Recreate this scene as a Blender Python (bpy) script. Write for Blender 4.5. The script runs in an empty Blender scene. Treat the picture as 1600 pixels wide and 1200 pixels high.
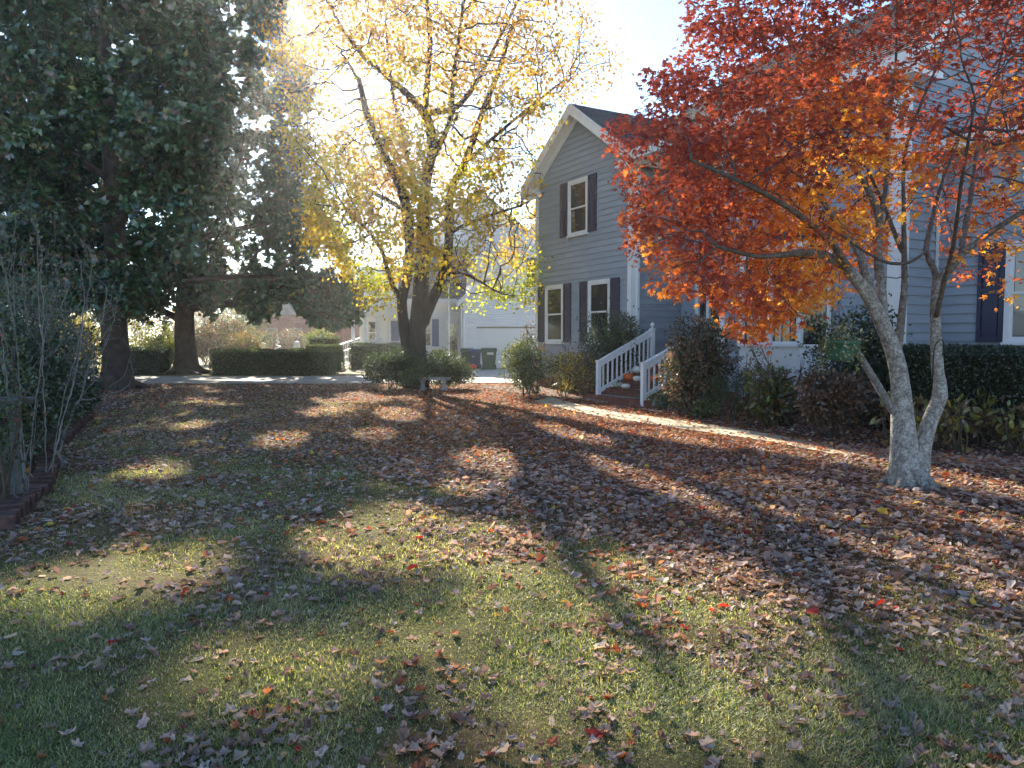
import bpy, bmesh, math, random
import numpy as np
from mathutils import Vector

R = np.random.RandomState(11)
random.seed(11)
SC = bpy.context.scene
COL = SC.collection

# ---------------------------------------------------------------- camera, sky, sun, exposure
FPX, HZ, CAMH = 1160.0, 532.0, 1.55
PITCH = math.atan((600 - HZ) / FPX)
cam_d = bpy.data.cameras.new('camera')
cam_d.sensor_width = 36.0
cam_d.lens = FPX / 1600 * 36.0
cam_d.clip_start = 0.05
cam_d.clip_end = 3000
cam = bpy.data.objects.new('camera', cam_d)
COL.objects.link(cam)
cam.location = (0, 0, CAMH)
cam.rotation_euler = (math.pi / 2 - PITCH, 0, 0)
SC.camera = cam

SUN_AZ = -15.4     # degrees right of +Y
SUN_EL = 25.0
world = bpy.data.worlds.new('World')
SC.world = world
world.use_nodes = True
wn = world.node_tree
for n in list(wn.nodes):
    wn.nodes.remove(n)
wo = wn.nodes.new('ShaderNodeOutputWorld')
wb = wn.nodes.new('ShaderNodeBackground')
sky = wn.nodes.new('ShaderNodeTexSky')
sky.sky_type = 'NISHITA'
sky.sun_disc = False
sky.sun_elevation = math.radians(SUN_EL)
sky.sun_rotation = math.radians(SUN_AZ)
sky.altitude = 50
sky.air_density = 0.9
sky.dust_density = 0.0
sky.ozone_density = 3.0
wb.inputs['Strength'].default_value = 0.08
wn.links.new(sky.outputs['Color'], wb.inputs['Color'])
wn.links.new(wb.outputs['Background'], wo.inputs['Surface'])

sl = bpy.data.lights.new('sun', 'SUN')
sl.energy = 4.8
sl.angle = math.radians(0.6)
sl.color = (1.0, 0.90, 0.74)
so = bpy.data.objects.new('sun', sl)
COL.objects.link(so)
_az, _el = math.radians(SUN_AZ), math.radians(SUN_EL)
SUNV = Vector((math.sin(_az) * math.cos(_el), math.cos(_az) * math.cos(_el), math.sin(_el)))
so.rotation_euler = SUNV.to_track_quat('Z', 'Y').to_euler()
so.location = (0, 0, 30)

SC.view_settings.view_transform = 'Standard'
SC.view_settings.look = 'None'
SC.view_settings.gamma = 1.0
SC.view_settings.use_curve_mapping = False
SC.view_settings.exposure = 2.12
SC.render.engine = 'CYCLES'
SC.cycles.use_denoising = True
SC.cycles.max_bounces = 6
SC.cycles.diffuse_bounces = 4
SC.cycles.glossy_bounces = 2
SC.cycles.transmission_bounces = 4
SC.cycles.transparent_max_bounces = 8
SC.cycles.sample_clamp_indirect = 6


def px(x, y, D):
    """the point seen at pixel (x, y) of the photograph, D metres ahead"""
    cx, cy = (x - 800) / FPX, (600 - y) / FPX
    dy = math.cos(PITCH) + cy * math.sin(PITCH)
    dz = -math.sin(PITCH) + cy * math.cos(PITCH)
    k = D / dy
    return np.array([cx * k, D, CAMH + dz * k])


def gnd(x, y):
    """the ground point seen at a pixel"""
    cx, cy = (x - 800) / FPX, (600 - y) / FPX
    dy = math.cos(PITCH) + cy * math.sin(PITCH)
    dz = -math.sin(PITCH) + cy * math.cos(PITCH)
    k = -CAMH / dz
    return np.array([cx * k, dy * k, 0.0])


def proj(p):
    """world points (N,3) -> pixels of the photograph"""
    p = np.atleast_2d(p)
    y, z = p[:, 1], p[:, 2] - CAMH
    d = y * math.cos(PITCH) - z * math.sin(PITCH)
    u = y * math.sin(PITCH) + z * math.cos(PITCH)
    return np.stack([800 + FPX * p[:, 0] / d, 600 - FPX * u / d, d], 1)


# ---------------------------------------------------------------- materials
def new_mat(name):
    m = bpy.data.materials.new(name)
    m.use_nodes = True
    nt = m.node_tree
    for n in list(nt.nodes):
        nt.nodes.remove(n)
    out = nt.nodes.new('ShaderNodeOutputMaterial')
    return m, nt, out


def noise_node(nt, scale, detail=4, rough=0.55, coord='Object', stretch=None):
    tc = nt.nodes.new('ShaderNodeTexCoord')
    no = nt.nodes.new('ShaderNodeTexNoise')
    no.inputs['Scale'].default_value = scale
    no.inputs['Detail'].default_value = detail
    no.inputs['Roughness'].default_value = rough
    if stretch:
        mp = nt.nodes.new('ShaderNodeMapping')
        mp.inputs['Scale'].default_value = stretch
        nt.links.new(tc.outputs[coord], mp.inputs['Vector'])
        nt.links.new(mp.outputs['Vector'], no.inputs['Vector'])
    else:
        nt.links.new(tc.outputs[coord], no.inputs['Vector'])
    return no


def ramp(nt, fac, stops):
    r = nt.nodes.new('ShaderNodeValToRGB')
    els = r.color_ramp.elements
    els[0].position, els[0].color = stops[0][0], (*stops[0][1], 1)
    els[1].position, els[1].color = stops[-1][0], (*stops[-1][1], 1)
    for p, c in stops[1:-1]:
        e = els.new(p)
        e.color = (*c, 1)
    nt.links.new(fac, r.inputs['Fac'])
    return r


def noise_mat(name, stops, scale=6, rough=0.7, bump=0.0, bump_scale=60, stretch=None, detail=5, objvar=0.0, spec=0.3):
    m, nt, out = new_mat(name)
    b = nt.nodes.new('ShaderNodeBsdfPrincipled')
    b.inputs['Roughness'].default_value = rough
    b.inputs['Specular IOR Level'].default_value = spec
    no = noise_node(nt, scale, detail, stretch=stretch)
    r = ramp(nt, no.outputs['Fac'], stops)
    src = r.outputs['Color']
    if objvar:
        oi = nt.nodes.new('ShaderNodeObjectInfo')
        mr = nt.nodes.new('ShaderNodeMapRange')
        mr.inputs['To Min'].default_value = 1 - objvar
        mr.inputs['To Max'].default_value = 1 + objvar
        nt.links.new(oi.outputs['Random'], mr.inputs['Value'])
        hs = nt.nodes.new('ShaderNodeHueSaturation')
        nt.links.new(mr.outputs['Result'], hs.inputs['Value'])
        nt.links.new(src, hs.inputs['Color'])
        src = hs.outputs['Color']
    nt.links.new(src, b.inputs['Base Color'])
    if bump:
        n2 = noise_node(nt, bump_scale, 6, 0.6, stretch=stretch)
        bp = nt.nodes.new('ShaderNodeBump')
        bp.inputs['Strength'].default_value = bump
        bp.inputs['Distance'].default_value = 0.02
        nt.links.new(n2.outputs['Fac'], bp.inputs['Height'])
        nt.links.new(bp.outputs['Normal'], b.inputs['Normal'])
    nt.links.new(b.outputs['BSDF'], out.inputs['Surface'])
    return m


def leaf_mat(name, trans=0.45, gloss=0.06, rough=0.45, tint=(1.25, 1.1, 0.6)):
    """leaf colour from the mesh's own 'col' attribute, light passes through"""
    m, nt, out = new_mat(name)
    at = nt.nodes.new('ShaderNodeAttribute')
    at.attribute_name = 'col'
    d = nt.nodes.new('ShaderNodeBsdfDiffuse')
    t = nt.nodes.new('ShaderNodeBsdfTranslucent')
    mul = nt.nodes.new('ShaderNodeMix')
    mul.data_type = 'RGBA'
    mul.blend_type = 'MULTIPLY'
    mul.inputs['Factor'].default_value = 1
    nt.links.new(at.outputs['Color'], mul.inputs['A'])
    mul.inputs['B'].default_value = (*tint, 1)
    nt.links.new(at.outputs['Color'], d.inputs['Color'])
    nt.links.new(mul.outputs['Result'], t.inputs['Color'])
    mx = nt.nodes.new('ShaderNodeMixShader')
    mx.inputs['Fac'].default_value = trans
    nt.links.new(d.outputs['BSDF'], mx.inputs[1])
    nt.links.new(t.outputs['BSDF'], mx.inputs[2])
    g = nt.nodes.new('ShaderNodeBsdfGlossy')
    g.inputs['Roughness'].default_value = rough
    g.inputs['Color'].default_value = (0.9, 0.95, 1.0, 1)
    mx2 = nt.nodes.new('ShaderNodeMixShader')
    mx2.inputs['Fac'].default_value = gloss
    nt.links.new(mx.outputs['Shader'], mx2.inputs[1])
    nt.links.new(g.outputs['BSDF'], mx2.inputs[2])
    nt.links.new(mx2.outputs['Shader'], out.inputs['Surface'])
    return m


M = {}
M['siding'] = noise_mat('siding_paint', [(0.3, (0.27, 0.31, 0.36)), (0.7, (0.33, 0.37, 0.42))], 1.5, 0.6, 0, 40, objvar=0.05, stretch=(1, 1, 6), spec=0.2)
M['trim'] = noise_mat('white_trim_paint', [(0.3, (0.7, 0.7, 0.7)), (0.7, (0.8, 0.8, 0.79))], 3, 0.5)
M['shutter'] = noise_mat('navy_shutter_paint', [(0.3, (0.028, 0.03, 0.062)), (0.7, (0.04, 0.042, 0.08))], 5, 0.4)
M['pane'] = noise_mat('dark_window_glass', [(0.3, (0.012, 0.014, 0.016)), (0.7, (0.03, 0.032, 0.035))], 2, 0.06, spec=0.8)
M['roof'] = noise_mat('asphalt_shingle', [(0.3, (0.035, 0.037, 0.045)), (0.7, (0.075, 0.078, 0.09))], 9, 0.9, 0.5, 120)
M['tan_roof'] = noise_mat('tan_shingle', [(0.3, (0.22, 0.18, 0.13)), (0.7, (0.34, 0.28, 0.2))], 9, 0.9, 0.5, 120)
M['brick'] = noise_mat('red_brick', [(0.25, (0.1, 0.035, 0.028)), (0.55, (0.19, 0.065, 0.045)), (0.8, (0.27, 0.12, 0.09))], 9, 0.85, 0.5, 80, objvar=0.2)
M['old_brick'] = noise_mat('weathered_brick', [(0.25, (0.04, 0.03, 0.028)), (0.5, (0.11, 0.055, 0.043)), (0.8, (0.17, 0.115, 0.095))], 11, 0.9, 0.7, 70, objvar=0.3)
M['mortar'] = noise_mat('mortar', [(0.3, (0.2, 0.18, 0.16)), (0.7, (0.32, 0.3, 0.27))], 20, 0.95)
M['white_siding'] = noise_mat('white_vinyl', [(0.3, (0.72, 0.74, 0.76)), (0.7, (0.8, 0.82, 0.84))], 1.2, 0.5)
M['garage'] = noise_mat('garage_door_paint', [(0.3, (0.68, 0.69, 0.68)), (0.7, (0.76, 0.76, 0.75))], 1.2, 0.4)
M['blue_shutter'] = noise_mat('blue_shutter_paint', [(0.3, (0.06, 0.1, 0.24)), (0.7, (0.08, 0.13, 0.3))], 4, 0.4)
M['concrete'] = noise_mat('concrete', [(0.3, (0.3, 0.28, 0.25)), (0.5, (0.4, 0.38, 0.34)), (0.75, (0.5, 0.47, 0.42))], 1.6, 0.9, 0.3, 40)
M['path'] = noise_mat('walk_concrete', [(0.3, (0.36, 0.29, 0.19)), (0.5, (0.46, 0.38, 0.25)), (0.75, (0.54, 0.45, 0.31))], 2.2, 0.9, 0.3, 40)
M['stone'] = noise_mat('bench_stone', [(0.3, (0.16, 0.16, 0.15)), (0.6, (0.32, 0.31, 0.29)), (0.8, (0.42, 0.41, 0.38))], 6, 0.9, 0.5, 50)
M['dark_stone'] = noise_mat('mossy_stone', [(0.3, (0.07, 0.07, 0.06)), (0.6, (0.15, 0.145, 0.13)), (0.8, (0.22, 0.21, 0.19))], 9, 0.95, 0.5, 50)
M['bark_dark'] = noise_mat('dark_bark', [(0.3, (0.022, 0.018, 0.015)), (0.6, (0.06, 0.048, 0.04)), (0.8, (0.1, 0.085, 0.07))], 5, 0.95, 1.0, 14, stretch=(3, 3, 0.6))
M['bark_mag'] = noise_mat('magnolia_bark', [(0.3, (0.035, 0.026, 0.022)), (0.6, (0.08, 0.06, 0.05)), (0.8, (0.12, 0.1, 0.08))], 4, 0.9, 0.6, 20)
M['twig'] = noise_mat('grey_twig', [(0.3, (0.13, 0.12, 0.105)), (0.7, (0.25, 0.235, 0.215))], 8, 0.9)
M['stem'] = noise_mat('brown_stem', [(0.3, (0.05, 0.036, 0.025)), (0.7, (0.12, 0.09, 0.065))], 8, 0.9)
M['iron'] = noise_mat('black_iron', [(0.3, (0.012, 0.012, 0.012)), (0.7, (0.02, 0.02, 0.02))], 8, 0.5)
M['green_plastic'] = noise_mat('green_plastic', [(0.3, (0.02, 0.06, 0.035)), (0.7, (0.03, 0.08, 0.045))], 3, 0.45)
M['blue_plastic'] = noise_mat('blue_plastic', [(0.3, (0.015, 0.05, 0.14)), (0.7, (0.02, 0.065, 0.17))], 3, 0.45)
M['pot'] = noise_mat('green_pot', [(0.3, (0.04, 0.12, 0.085)), (0.7, (0.06, 0.16, 0.11))], 5, 0.5)
M['red_plastic'] = noise_mat('red_plastic', [(0.3, (0.4, 0.03, 0.02)), (0.7, (0.5, 0.05, 0.03))], 5, 0.4)
M['pumpkin'] = noise_mat('orange_pumpkin_skin', [(0.3, (0.5, 0.09, 0.02)), (0.7, (0.62, 0.15, 0.03))], 6, 0.5)
M['white_pumpkin'] = noise_mat('white_pumpkin_skin', [(0.3, (0.6, 0.56, 0.46)), (0.7, (0.72, 0.69, 0.6))], 6, 0.5)
M['gourd'] = noise_mat('striped_gourd_skin', [(0.35, (0.12, 0.17, 0.1)), (0.6, (0.45, 0.44, 0.33))], 9, 0.5)
M['door'] = noise_mat('door_paint', [(0.3, (0.42, 0.36, 0.2)), (0.7, (0.5, 0.43, 0.25))], 3, 0.5)
M['blind'] = noise_mat('white_blind', [(0.3, (0.55, 0.55, 0.52)), (0.7, (0.62, 0.62, 0.6))], 3, 0.6)
M['foliage'] = leaf_mat('foliage', 0.42, 0.07, 0.4)
M['maple_leaf'] = leaf_mat('maple_leaf', 0.68, 0.03, 0.5, (1.5, 1.25, 0.8))
M['yellow_leaf'] = leaf_mat('yellow_leaf', 0.6, 0.02, 0.5, (1.3, 1.2, 0.7))
M['magnolia_leaf'] = leaf_mat('magnolia_leaf', 0.14, 0.08, 0.35)
M['dry_leaf'] = leaf_mat('dry_leaf', 0.35, 0.015, 0.5, (1.35, 1.0, 0.7))
M['grass'] = leaf_mat('grass_blade', 0.55, 0.04, 0.5, (1.3, 1.3, 0.6))


def maple_bark():
    m, nt, out = new_mat('maple_bark')
    b = nt.nodes.new('ShaderNodeBsdfPrincipled')
    b.inputs['Roughness'].default_value = 0.85
    n1 = noise_node(nt, 15, 8, 0.75)
    r1 = ramp(nt, n1.outputs['Fac'], [(0.3, (0.1, 0.085, 0.075)), (0.45, (0.25, 0.235, 0.215)), (0.58, (0.4, 0.39, 0.37)), (0.72, (0.55, 0.55, 0.53))])
    n2 = noise_node(nt, 38, 4, 0.7)
    r2 = ramp(nt, n2.outputs['Fac'], [(0.42, (0.62, 0.6, 0.58)), (0.6, (1.25, 1.25, 1.22))])
    mul = nt.nodes.new('ShaderNodeMix')
    mul.data_type = 'RGBA'
    mul.blend_type = 'MULTIPLY'
    mul.inputs['Factor'].default_value = 1
    nt.links.new(r1.outputs['Color'], mul.inputs['A'])
    nt.links.new(r2.outputs['Color'], mul.inputs['B'])
    at = nt.nodes.new('ShaderNodeAttribute')     # young twigs are darker and browner than the old lichened stems
    at.attribute_name = 'col'
    mx = nt.nodes.new('ShaderNodeMix')
    mx.data_type = 'RGBA'
    nt.links.new(at.outputs['Fac'], mx.inputs['Factor'])
    mx.inputs['A'].default_value = (0.035, 0.026, 0.022, 1)
    nt.links.new(mul.outputs['Result'], mx.inputs['B'])
    nt.links.new(mx.outputs['Result'], b.inputs['Base Color'])
    bp = nt.nodes.new('ShaderNodeBump')
    bp.inputs['Strength'].default_value = 0.8
    bp.inputs['Distance'].default_value = 0.02
    nt.links.new(n2.outputs['Fac'], bp.inputs['Height'])
    nt.links.new(bp.outputs['Normal'], b.inputs['Normal'])
    nt.links.new(b.outputs['BSDF'], out.inputs['Surface'])
    return m


M['maple_bark'] = maple_bark()


def lawn_mat():
    m, nt, out = new_mat('lawn_soil_and_thatch')
    b = nt.nodes.new('ShaderNodeBsdfPrincipled')
    b.inputs['Roughness'].default_value = 0.95
    b.inputs['Specular IOR Level'].default_value = 0.1
    n1 = noise_node(nt, 0.55, 5, 0.6)
    n2 = noise_node(nt, 45, 6, 0.7)
    r1 = ramp(nt, n1.outputs['Fac'], [(0.35, (0.085, 0.105, 0.038)), (0.52, (0.13, 0.13, 0.055)), (0.68, (0.19, 0.165, 0.085))])
    r2 = ramp(nt, n2.outputs['Fac'], [(0.3, (0.35, 0.35, 0.35)), (0.7, (1.5, 1.5, 1.4))])
    mul = nt.nodes.new('ShaderNodeMix')
    mul.data_type = 'RGBA'
    mul.blend_type = 'MULTIPLY'
    mul.inputs['Factor'].default_value = 1
    nt.links.new(r1.outputs['Color'], mul.inputs['A'])
    nt.links.new(r2.outputs['Color'], mul.inputs['B'])
    nt.links.new(mul.outputs['Result'], b.inputs['Base Color'])
    bp = nt.nodes.new('ShaderNodeBump')
    bp.inputs['Strength'].default_value = 0.9
    bp.inputs['Distance'].default_value = 0.03
    nt.links.new(n2.outputs['Fac'], bp.inputs['Height'])
    nt.links.new(bp.outputs['Normal'], b.inputs['Normal'])
    nt.links.new(b.outputs['BSDF'], out.inputs['Surface'])
    return m


M['lawn'] = lawn_mat()
M['mulch'] = noise_mat('mulch', [(0.3, (0.028, 0.02, 0.016)), (0.55, (0.07, 0.05, 0.04)), (0.75, (0.14, 0.1, 0.085))], 26, 0.95, 1.0, 40)


# ---------------------------------------------------------------- object helpers
def tag(o, label=None, cat=None, group=None, kind=None):
    if label: o['label'] = label
    if cat: o['category'] = cat
    if group: o['group'] = group
    if kind: o['kind'] = kind
    return o


def thing(name, label, cat, loc, group=None):
    o = bpy.data.objects.new(name, None)
    o.empty_display_size = 0.2
    COL.objects.link(o)
    o.location = tuple(float(v) for v in loc)
    return tag(o, label, cat, group)


def wloc(o):
    p = np.zeros(3)
    while o is not None:
        p += np.array(o.location)
        o = o.parent
    return p


def link(name, me, parent=None, loc=None):
    o = bpy.data.objects.new(name, me)
    COL.objects.link(o)
    if parent is not None:
        o.parent = parent
    if loc is not None:
        o.location = tuple(float(v) for v in loc)
    return o


def mesh_np(name, V, F, mat, parent=None, col=None, smooth=False):
    """V world coords (N,3); F (M,k) one polygon size, or a list of such arrays; col (N,3) per vertex"""
    V = np.asarray(V, dtype=np.float64)
    if parent is not None:
        V = V - wloc(parent)
    if not isinstance(F, list):
        F = [F]
    F = [np.asarray(f, dtype=np.int32) for f in F if len(f)]
    me = bpy.data.meshes.new(name)
    me.vertices.add(len(V))
    me.vertices.foreach_set('co', V.astype(np.float32).ravel())
    loops = np.concatenate([f.ravel() for f in F])
    sizes = np.concatenate([np.full(len(f), f.shape[1], np.int32) for f in F])
    starts = np.concatenate([[0], np.cumsum(sizes)[:-1]]).astype(np.int32)
    me.loops.add(len(loops))
    me.loops.foreach_set('vertex_index', loops)
    me.polygons.add(len(sizes))
    me.polygons.foreach_set('loop_start', starts)
    me.polygons.foreach_set('loop_total', sizes)
    me.polygons.foreach_set('use_smooth', np.full(len(sizes), bool(smooth)))
    me.materials.append(mat)
    if col is not None:
        a = me.color_attributes.new('col', 'FLOAT_COLOR', 'POINT')
        c = np.ones((len(V), 4), np.float32)
        c[:, :3] = col
        a.data.foreach_set('color', c.ravel())
    me.update(calc_edges=True)
    me.validate()
    return link(name, me, parent)


BOXF = np.array([[0, 3, 2, 1], [4, 5, 6, 7], [0, 1, 5, 4], [1, 2, 6, 5], [2, 3, 7, 6], [3, 0, 4, 7]])


class MB:
    """collects shapes of one object"""
    def __init__(self):
        self.v, self.q, self.t, self.n = [], [], [], 0

    def add(self, V, Q=None, T=None):
        V = np.asarray(V, float)
        self.v.append(V)
        if Q is not None and len(Q): self.q.append(np.asarray(Q) + self.n)
        if T is not None and len(T): self.t.append(np.asarray(T) + self.n)
        self.n += len(V)
        return self

    def hexa(self, P):
        """8 points: bottom ring 0-3, top ring 4-7"""
        return self.add(P, BOXF)

    def box(self, x0, x1, y0, y1, z0, z1):
        return self.hexa([[x0, y0, z0], [x1, y0, z0], [x1, y1, z0], [x0, y1, z0],
                          [x0, y0, z1], [x1, y0, z1], [x1, y1, z1], [x0, y1, z1]])

    def tube(self, pts, rad, k=8, cap=True):
        V, Q = tube_np(np.asarray(pts, float), np.broadcast_to(np.asarray(rad, float), (len(pts),)), k)
        self.add(V, Q)
        if cap:
            for base, c in ((0, pts[0]), (len(pts) - 1, pts[-1])):
                ring = [base * k + i for i in range(k)]
                VV = np.vstack([V[ring], [c]])
                self.add(VV, T=[[i, (i + 1) % k, k] for i in range(k)])
        return self

    def lathe(self, c, prof, k=20, sx=1, sy=1):
        """prof: list of (r, z)"""
        a = np.arange(k) * 2 * math.pi / k
        V = np.concatenate([np.stack([c[0] + r * np.cos(a) * sx, c[1] + r * np.sin(a) * sy, np.full(k, c[2] + z)], 1) for r, z in prof])
        Q = [[j * k + i, j * k + (i + 1) % k, (j + 1) * k + (i + 1) % k, (j + 1) * k + i] for j in range(len(prof) - 1) for i in range(k)]
        return self.add(V, Q)

    def build(self, name, mat, parent=None, smooth=False, **kw):
        V = np.concatenate(self.v)
        F = []
        if self.q: F.append(np.concatenate(self.q))
        if self.t: F.append(np.concatenate(self.t))
        o = mesh_np(name, V, F, mat, parent, smooth=smooth, **kw)
        if len(V) < 3000:
            bm = bmesh.new()
            bm.from_mesh(o.data)
            bmesh.ops.recalc_face_normals(bm, faces=bm.faces)
            bm.to_mesh(o.data)
            bm.free()
        return o


def tube_np(P, rad, k):
    """rings along a polyline"""
    n = len(P)
    T = np.gradient(P, axis=0)
    T /= np.maximum(np.linalg.norm(T, axis=1, keepdims=True), 1e-9)
    ref = np.array([0.31, 0.87, 0.38]) if abs(T[0][2]) > 0.6 else np.array([0.1, 0.05, 1.0])
    N = np.cross(T, ref)
    N /= np.maximum(np.linalg.norm(N, axis=1, keepdims=True), 1e-9)
    B = np.cross(T, N)
    a = np.arange(k) * 2 * math.pi / k
    ring = N[:, None, :] * np.cos(a)[None, :, None] + B[:, None, :] * np.sin(a)[None, :, None]
    V = P[:, None, :] + ring * np.asarray(rad)[:, None, None]
    i = np.arange(k)
    Q = []
    for j in range(n - 1):
        Q.append(np.stack([j * k + i, j * k + (i + 1) % k, (j + 1) * k + (i + 1) % k, (j + 1) * k + i], 1))
    return V.reshape(-1, 3), np.concatenate(Q)


def rot_frames(n, normal_bias=None, spread=1.0, rs=R):
    """n random orthonormal frames (n,3,3) with columns = leaf x (width), y (length), z (normal)"""
    z = rs.normal(size=(n, 3)) * spread
    if normal_bias is not None:
        z = z + np.asarray(normal_bias)
    z /= np.linalg.norm(z, axis=1, keepdims=True)
    h = rs.normal(size=(n, 3))
    y = h - (h * z).sum(1, keepdims=True) * z
    y /= np.linalg.norm(y, axis=1, keepdims=True)
    x = np.cross(y, z)
    return np.stack([x, y, z], 2)


def frames_from(y, z):
    y = y / np.maximum(np.linalg.norm(y, axis=1, keepdims=True), 1e-9)
    z = z - (z * y).sum(1, keepdims=True) * y
    z /= np.maximum(np.linalg.norm(z, axis=1, keepdims=True), 1e-9)
    return np.stack([np.cross(y, z), y, z], 2)


def scatter(tv, tf, pos, frames, size, cols):
    """one mesh's arrays from a leaf template repeated n times"""
    n, m = len(pos), len(tv)
    V = np.einsum('nij,mj->nmi', frames, tv) * np.asarray(size)[:, None, None] + pos[:, None, :]
    F = (tf[None] + (np.arange(n) * m)[:, None, None]).reshape(-1, tf.shape[1])
    C = np.repeat(cols, m, axis=0)
    return V.reshape(-1, 3), F, C


def palette(n, cols, w=None, var=0.18, rs=R):
    cols = np.asarray(cols, float)
    i = rs.choice(len(cols), n, p=None if w is None else np.asarray(w) / np.sum(w))
    c = cols[i] * (1 + rs.uniform(-var, var, (n, 1))) * (1 + rs.uniform(-0.06, 0.06, (n, 3)))
    return np.clip(c, 0.002, 0.95)


# leaf templates: y is the length, unit length
T_DIAMOND = (np.array([[0, 0, 0], [0.27, 0.45, 0.05], [0, 1, -0.08], [-0.27, 0.45, 0.05]]), np.array([[0, 1, 3], [1, 2, 3]]))
T_OVAL = (np.array([[0, 0, 0], [0.19, 0.3, 0.05], [0.2, 0.66, 0.03], [0, 1, -0.1], [-0.2, 0.66, 0.03], [-0.19, 0.3, 0.05]]),
          np.array([[0, 1, 5], [1, 4, 5], [1, 2, 4], [2, 3, 4]]))


def palmate(lobes=5, droop=0.25):
    V = [[0, 0.3, 0.06]]
    ang = np.linspace(-1.95, 1.95, lobes)
    ln = {5: [0.5, 0.75, 1.0, 0.75, 0.5], 7: [0.4, 0.62, 0.85, 1.0, 0.85, 0.62, 0.4]}[lobes]
    outl = [[0, 0, 0]]
    for i, (a, l) in enumerate(zip(ang, ln)):
        tip = [math.sin(a) * l * 0.62, 0.3 + math.cos(a) * l * 0.7, -droop * l * 0.5]
        outl.append(tip)
        if i < lobes - 1:
            b = (ang[i] + ang[i + 1]) / 2
            outl.append([math.sin(b) * 0.2, 0.3 + math.cos(b) * 0.24, 0.02])
    V += outl
    k = len(outl)
    F = [[0, 1 + (i + 1) % k, 1 + i] for i in range(k)]
    return np.array(V, float), np.array(F)


T_PALM = palmate(5)
T_PALM7 = palmate(7, 0.35)


def curled(seed):
    """a dry fallen leaf: lobed outline, curled and bent"""
    rs = np.random.RandomState(seed)
    k = 11
    V = [[0, 0.5, 0]]
    base = [0.5, 0.43, 0.47, 0.38, 0.5, 0.42, 0.54, 0.42, 0.48, 0.38, 0.46]
    for i in range(k):
        a = 2 * math.pi * i / k
        r = base[i] * rs.uniform(0.85, 1.15)
        V.append([math.sin(a) * r * 0.9, 0.5 - math.cos(a) * r, 0])
    V = np.array(V)
    c1, c2 = rs.uniform(.5, 2.2), rs.uniform(-1.2, 1.2)
    V[:, 2] = c1 * V[:, 0] ** 2 * 0.9 + c2 * (V[:, 1] - 0.5) ** 2 + rs.uniform(-0.07, 0.07, len(V))
    V[:, 0] *= 1 - 0.28 * min(c1, 2) / 2
    F = [[0, 1 + i, 1 + (i + 1) % k] for i in range(k)]
    return V, np.array(F)


T_DRY = [curled(s) for s in range(8)]


def curled_fine(seed):
    """a dry lobed leaf with two rings of vertices, curled margins and a folded midrib"""
    rs = np.random.RandomState(seed + 50)
    k = 22
    V, shade = [[0, 0.45, 0]], [0.8]
    lob = [1, .8, .62, .78, .95, .74, .6, .8, 1.0, .76, .66, .8, .66, .76, 1.0, .8, .6, .74, .95, .78, .62, .8]
    for ring in (.5, 1.0):
        for i in range(k):
            a = 2 * math.pi * i / k
            r = .52 * (lob[i] ** (.4 if ring < 1 else 1)) * ring * rs.uniform(.92, 1.08)
            V.append([math.sin(a) * r * .9, .45 + math.cos(a) * r, 0])
            shade.append((1.05 if ring < 1 else .88) * rs.uniform(.85, 1.15))
    V = np.array(V)
    th = rs.uniform(0, math.pi)
    ax = V[:, 0] * math.cos(th) + (V[:, 1] - .45) * math.sin(th)
    ay = -V[:, 0] * math.sin(th) + (V[:, 1] - .45) * math.cos(th)
    V[:, 2] = rs.uniform(.3, 1.5) * ax ** 2 + rs.uniform(-.9, .9) * ay ** 2 + rs.uniform(-.5, .5) * ax * ay * 2 - .12 * np.exp(-(V[:, 0] / .07) ** 2)
    rr = np.hypot(V[:, 0], V[:, 1] - .45)
    V[1:, 2] += rs.uniform(-.05, .05, len(V) - 1) * (rr[1:] > .3)
    V[:, 0] *= .8
    T = [[0, 1 + (i + 1) % k, 1 + i] for i in range(k)]
    for i in range(k):
        a, b, c, d = 1 + i, 1 + (i + 1) % k, 1 + k + (i + 1) % k, 1 + k + i
        T += [[a, b, c], [a, c, d]]
    return V, np.array(T), np.array(shade)


T_FINE = [curled_fine(s) for s in range(8)]


# ---------------------------------------------------------------- branching (space colonisation)
def colonize(nodes, parents, att, step, kill, infl, maxit=220, jit=0.12, up=0.0, rs=R):
    pos = [np.array(p, float) for p in nodes]
    par = list(parents)
    A = np.asarray(att, float)
    alive = np.ones(len(A), bool)
    P = np.array(pos)
    d = np.linalg.norm(A[:, None, :] - P[None], axis=2)
    ni, nd = d.argmin(1), d.min(1)
    for it in range(maxit):
        act = alive & (nd < infl)
        if not act.any():
            if alive.any() and it < maxit - 1:
                infl *= 1.6
                if infl > 40: break
                continue
            break
        idx = np.unique(ni[act])
        P = np.array(pos)
        dirs = np.zeros((len(pos), 3))
        v = A[act] - P[ni[act]]
        v /= np.maximum(np.linalg.norm(v, axis=1, keepdims=True), 1e-9)
        np.add.at(dirs, ni[act], v)
        dd = dirs[idx]
        dd /= np.maximum(np.linalg.norm(dd, axis=1, keepdims=True), 1e-9)
        dd += rs.normal(size=dd.shape) * jit
        dd[:, 2] += up
        dd /= np.linalg.norm(dd, axis=1, keepdims=True)
        new = P[idx] + dd * step
        s = len(pos)
        pos.extend(new)
        par.extend(idx.tolist())
        dn = np.linalg.norm(A[:, None, :] - new[None], axis=2)
        m, mi = dn.min(1), dn.argmin(1) + s
        b = m < nd
        nd[b], ni[b] = m[b], mi[b]
        alive &= nd > kill
        if len(pos) > 16000: break
    return np.array(pos), np.array(par)


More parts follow.
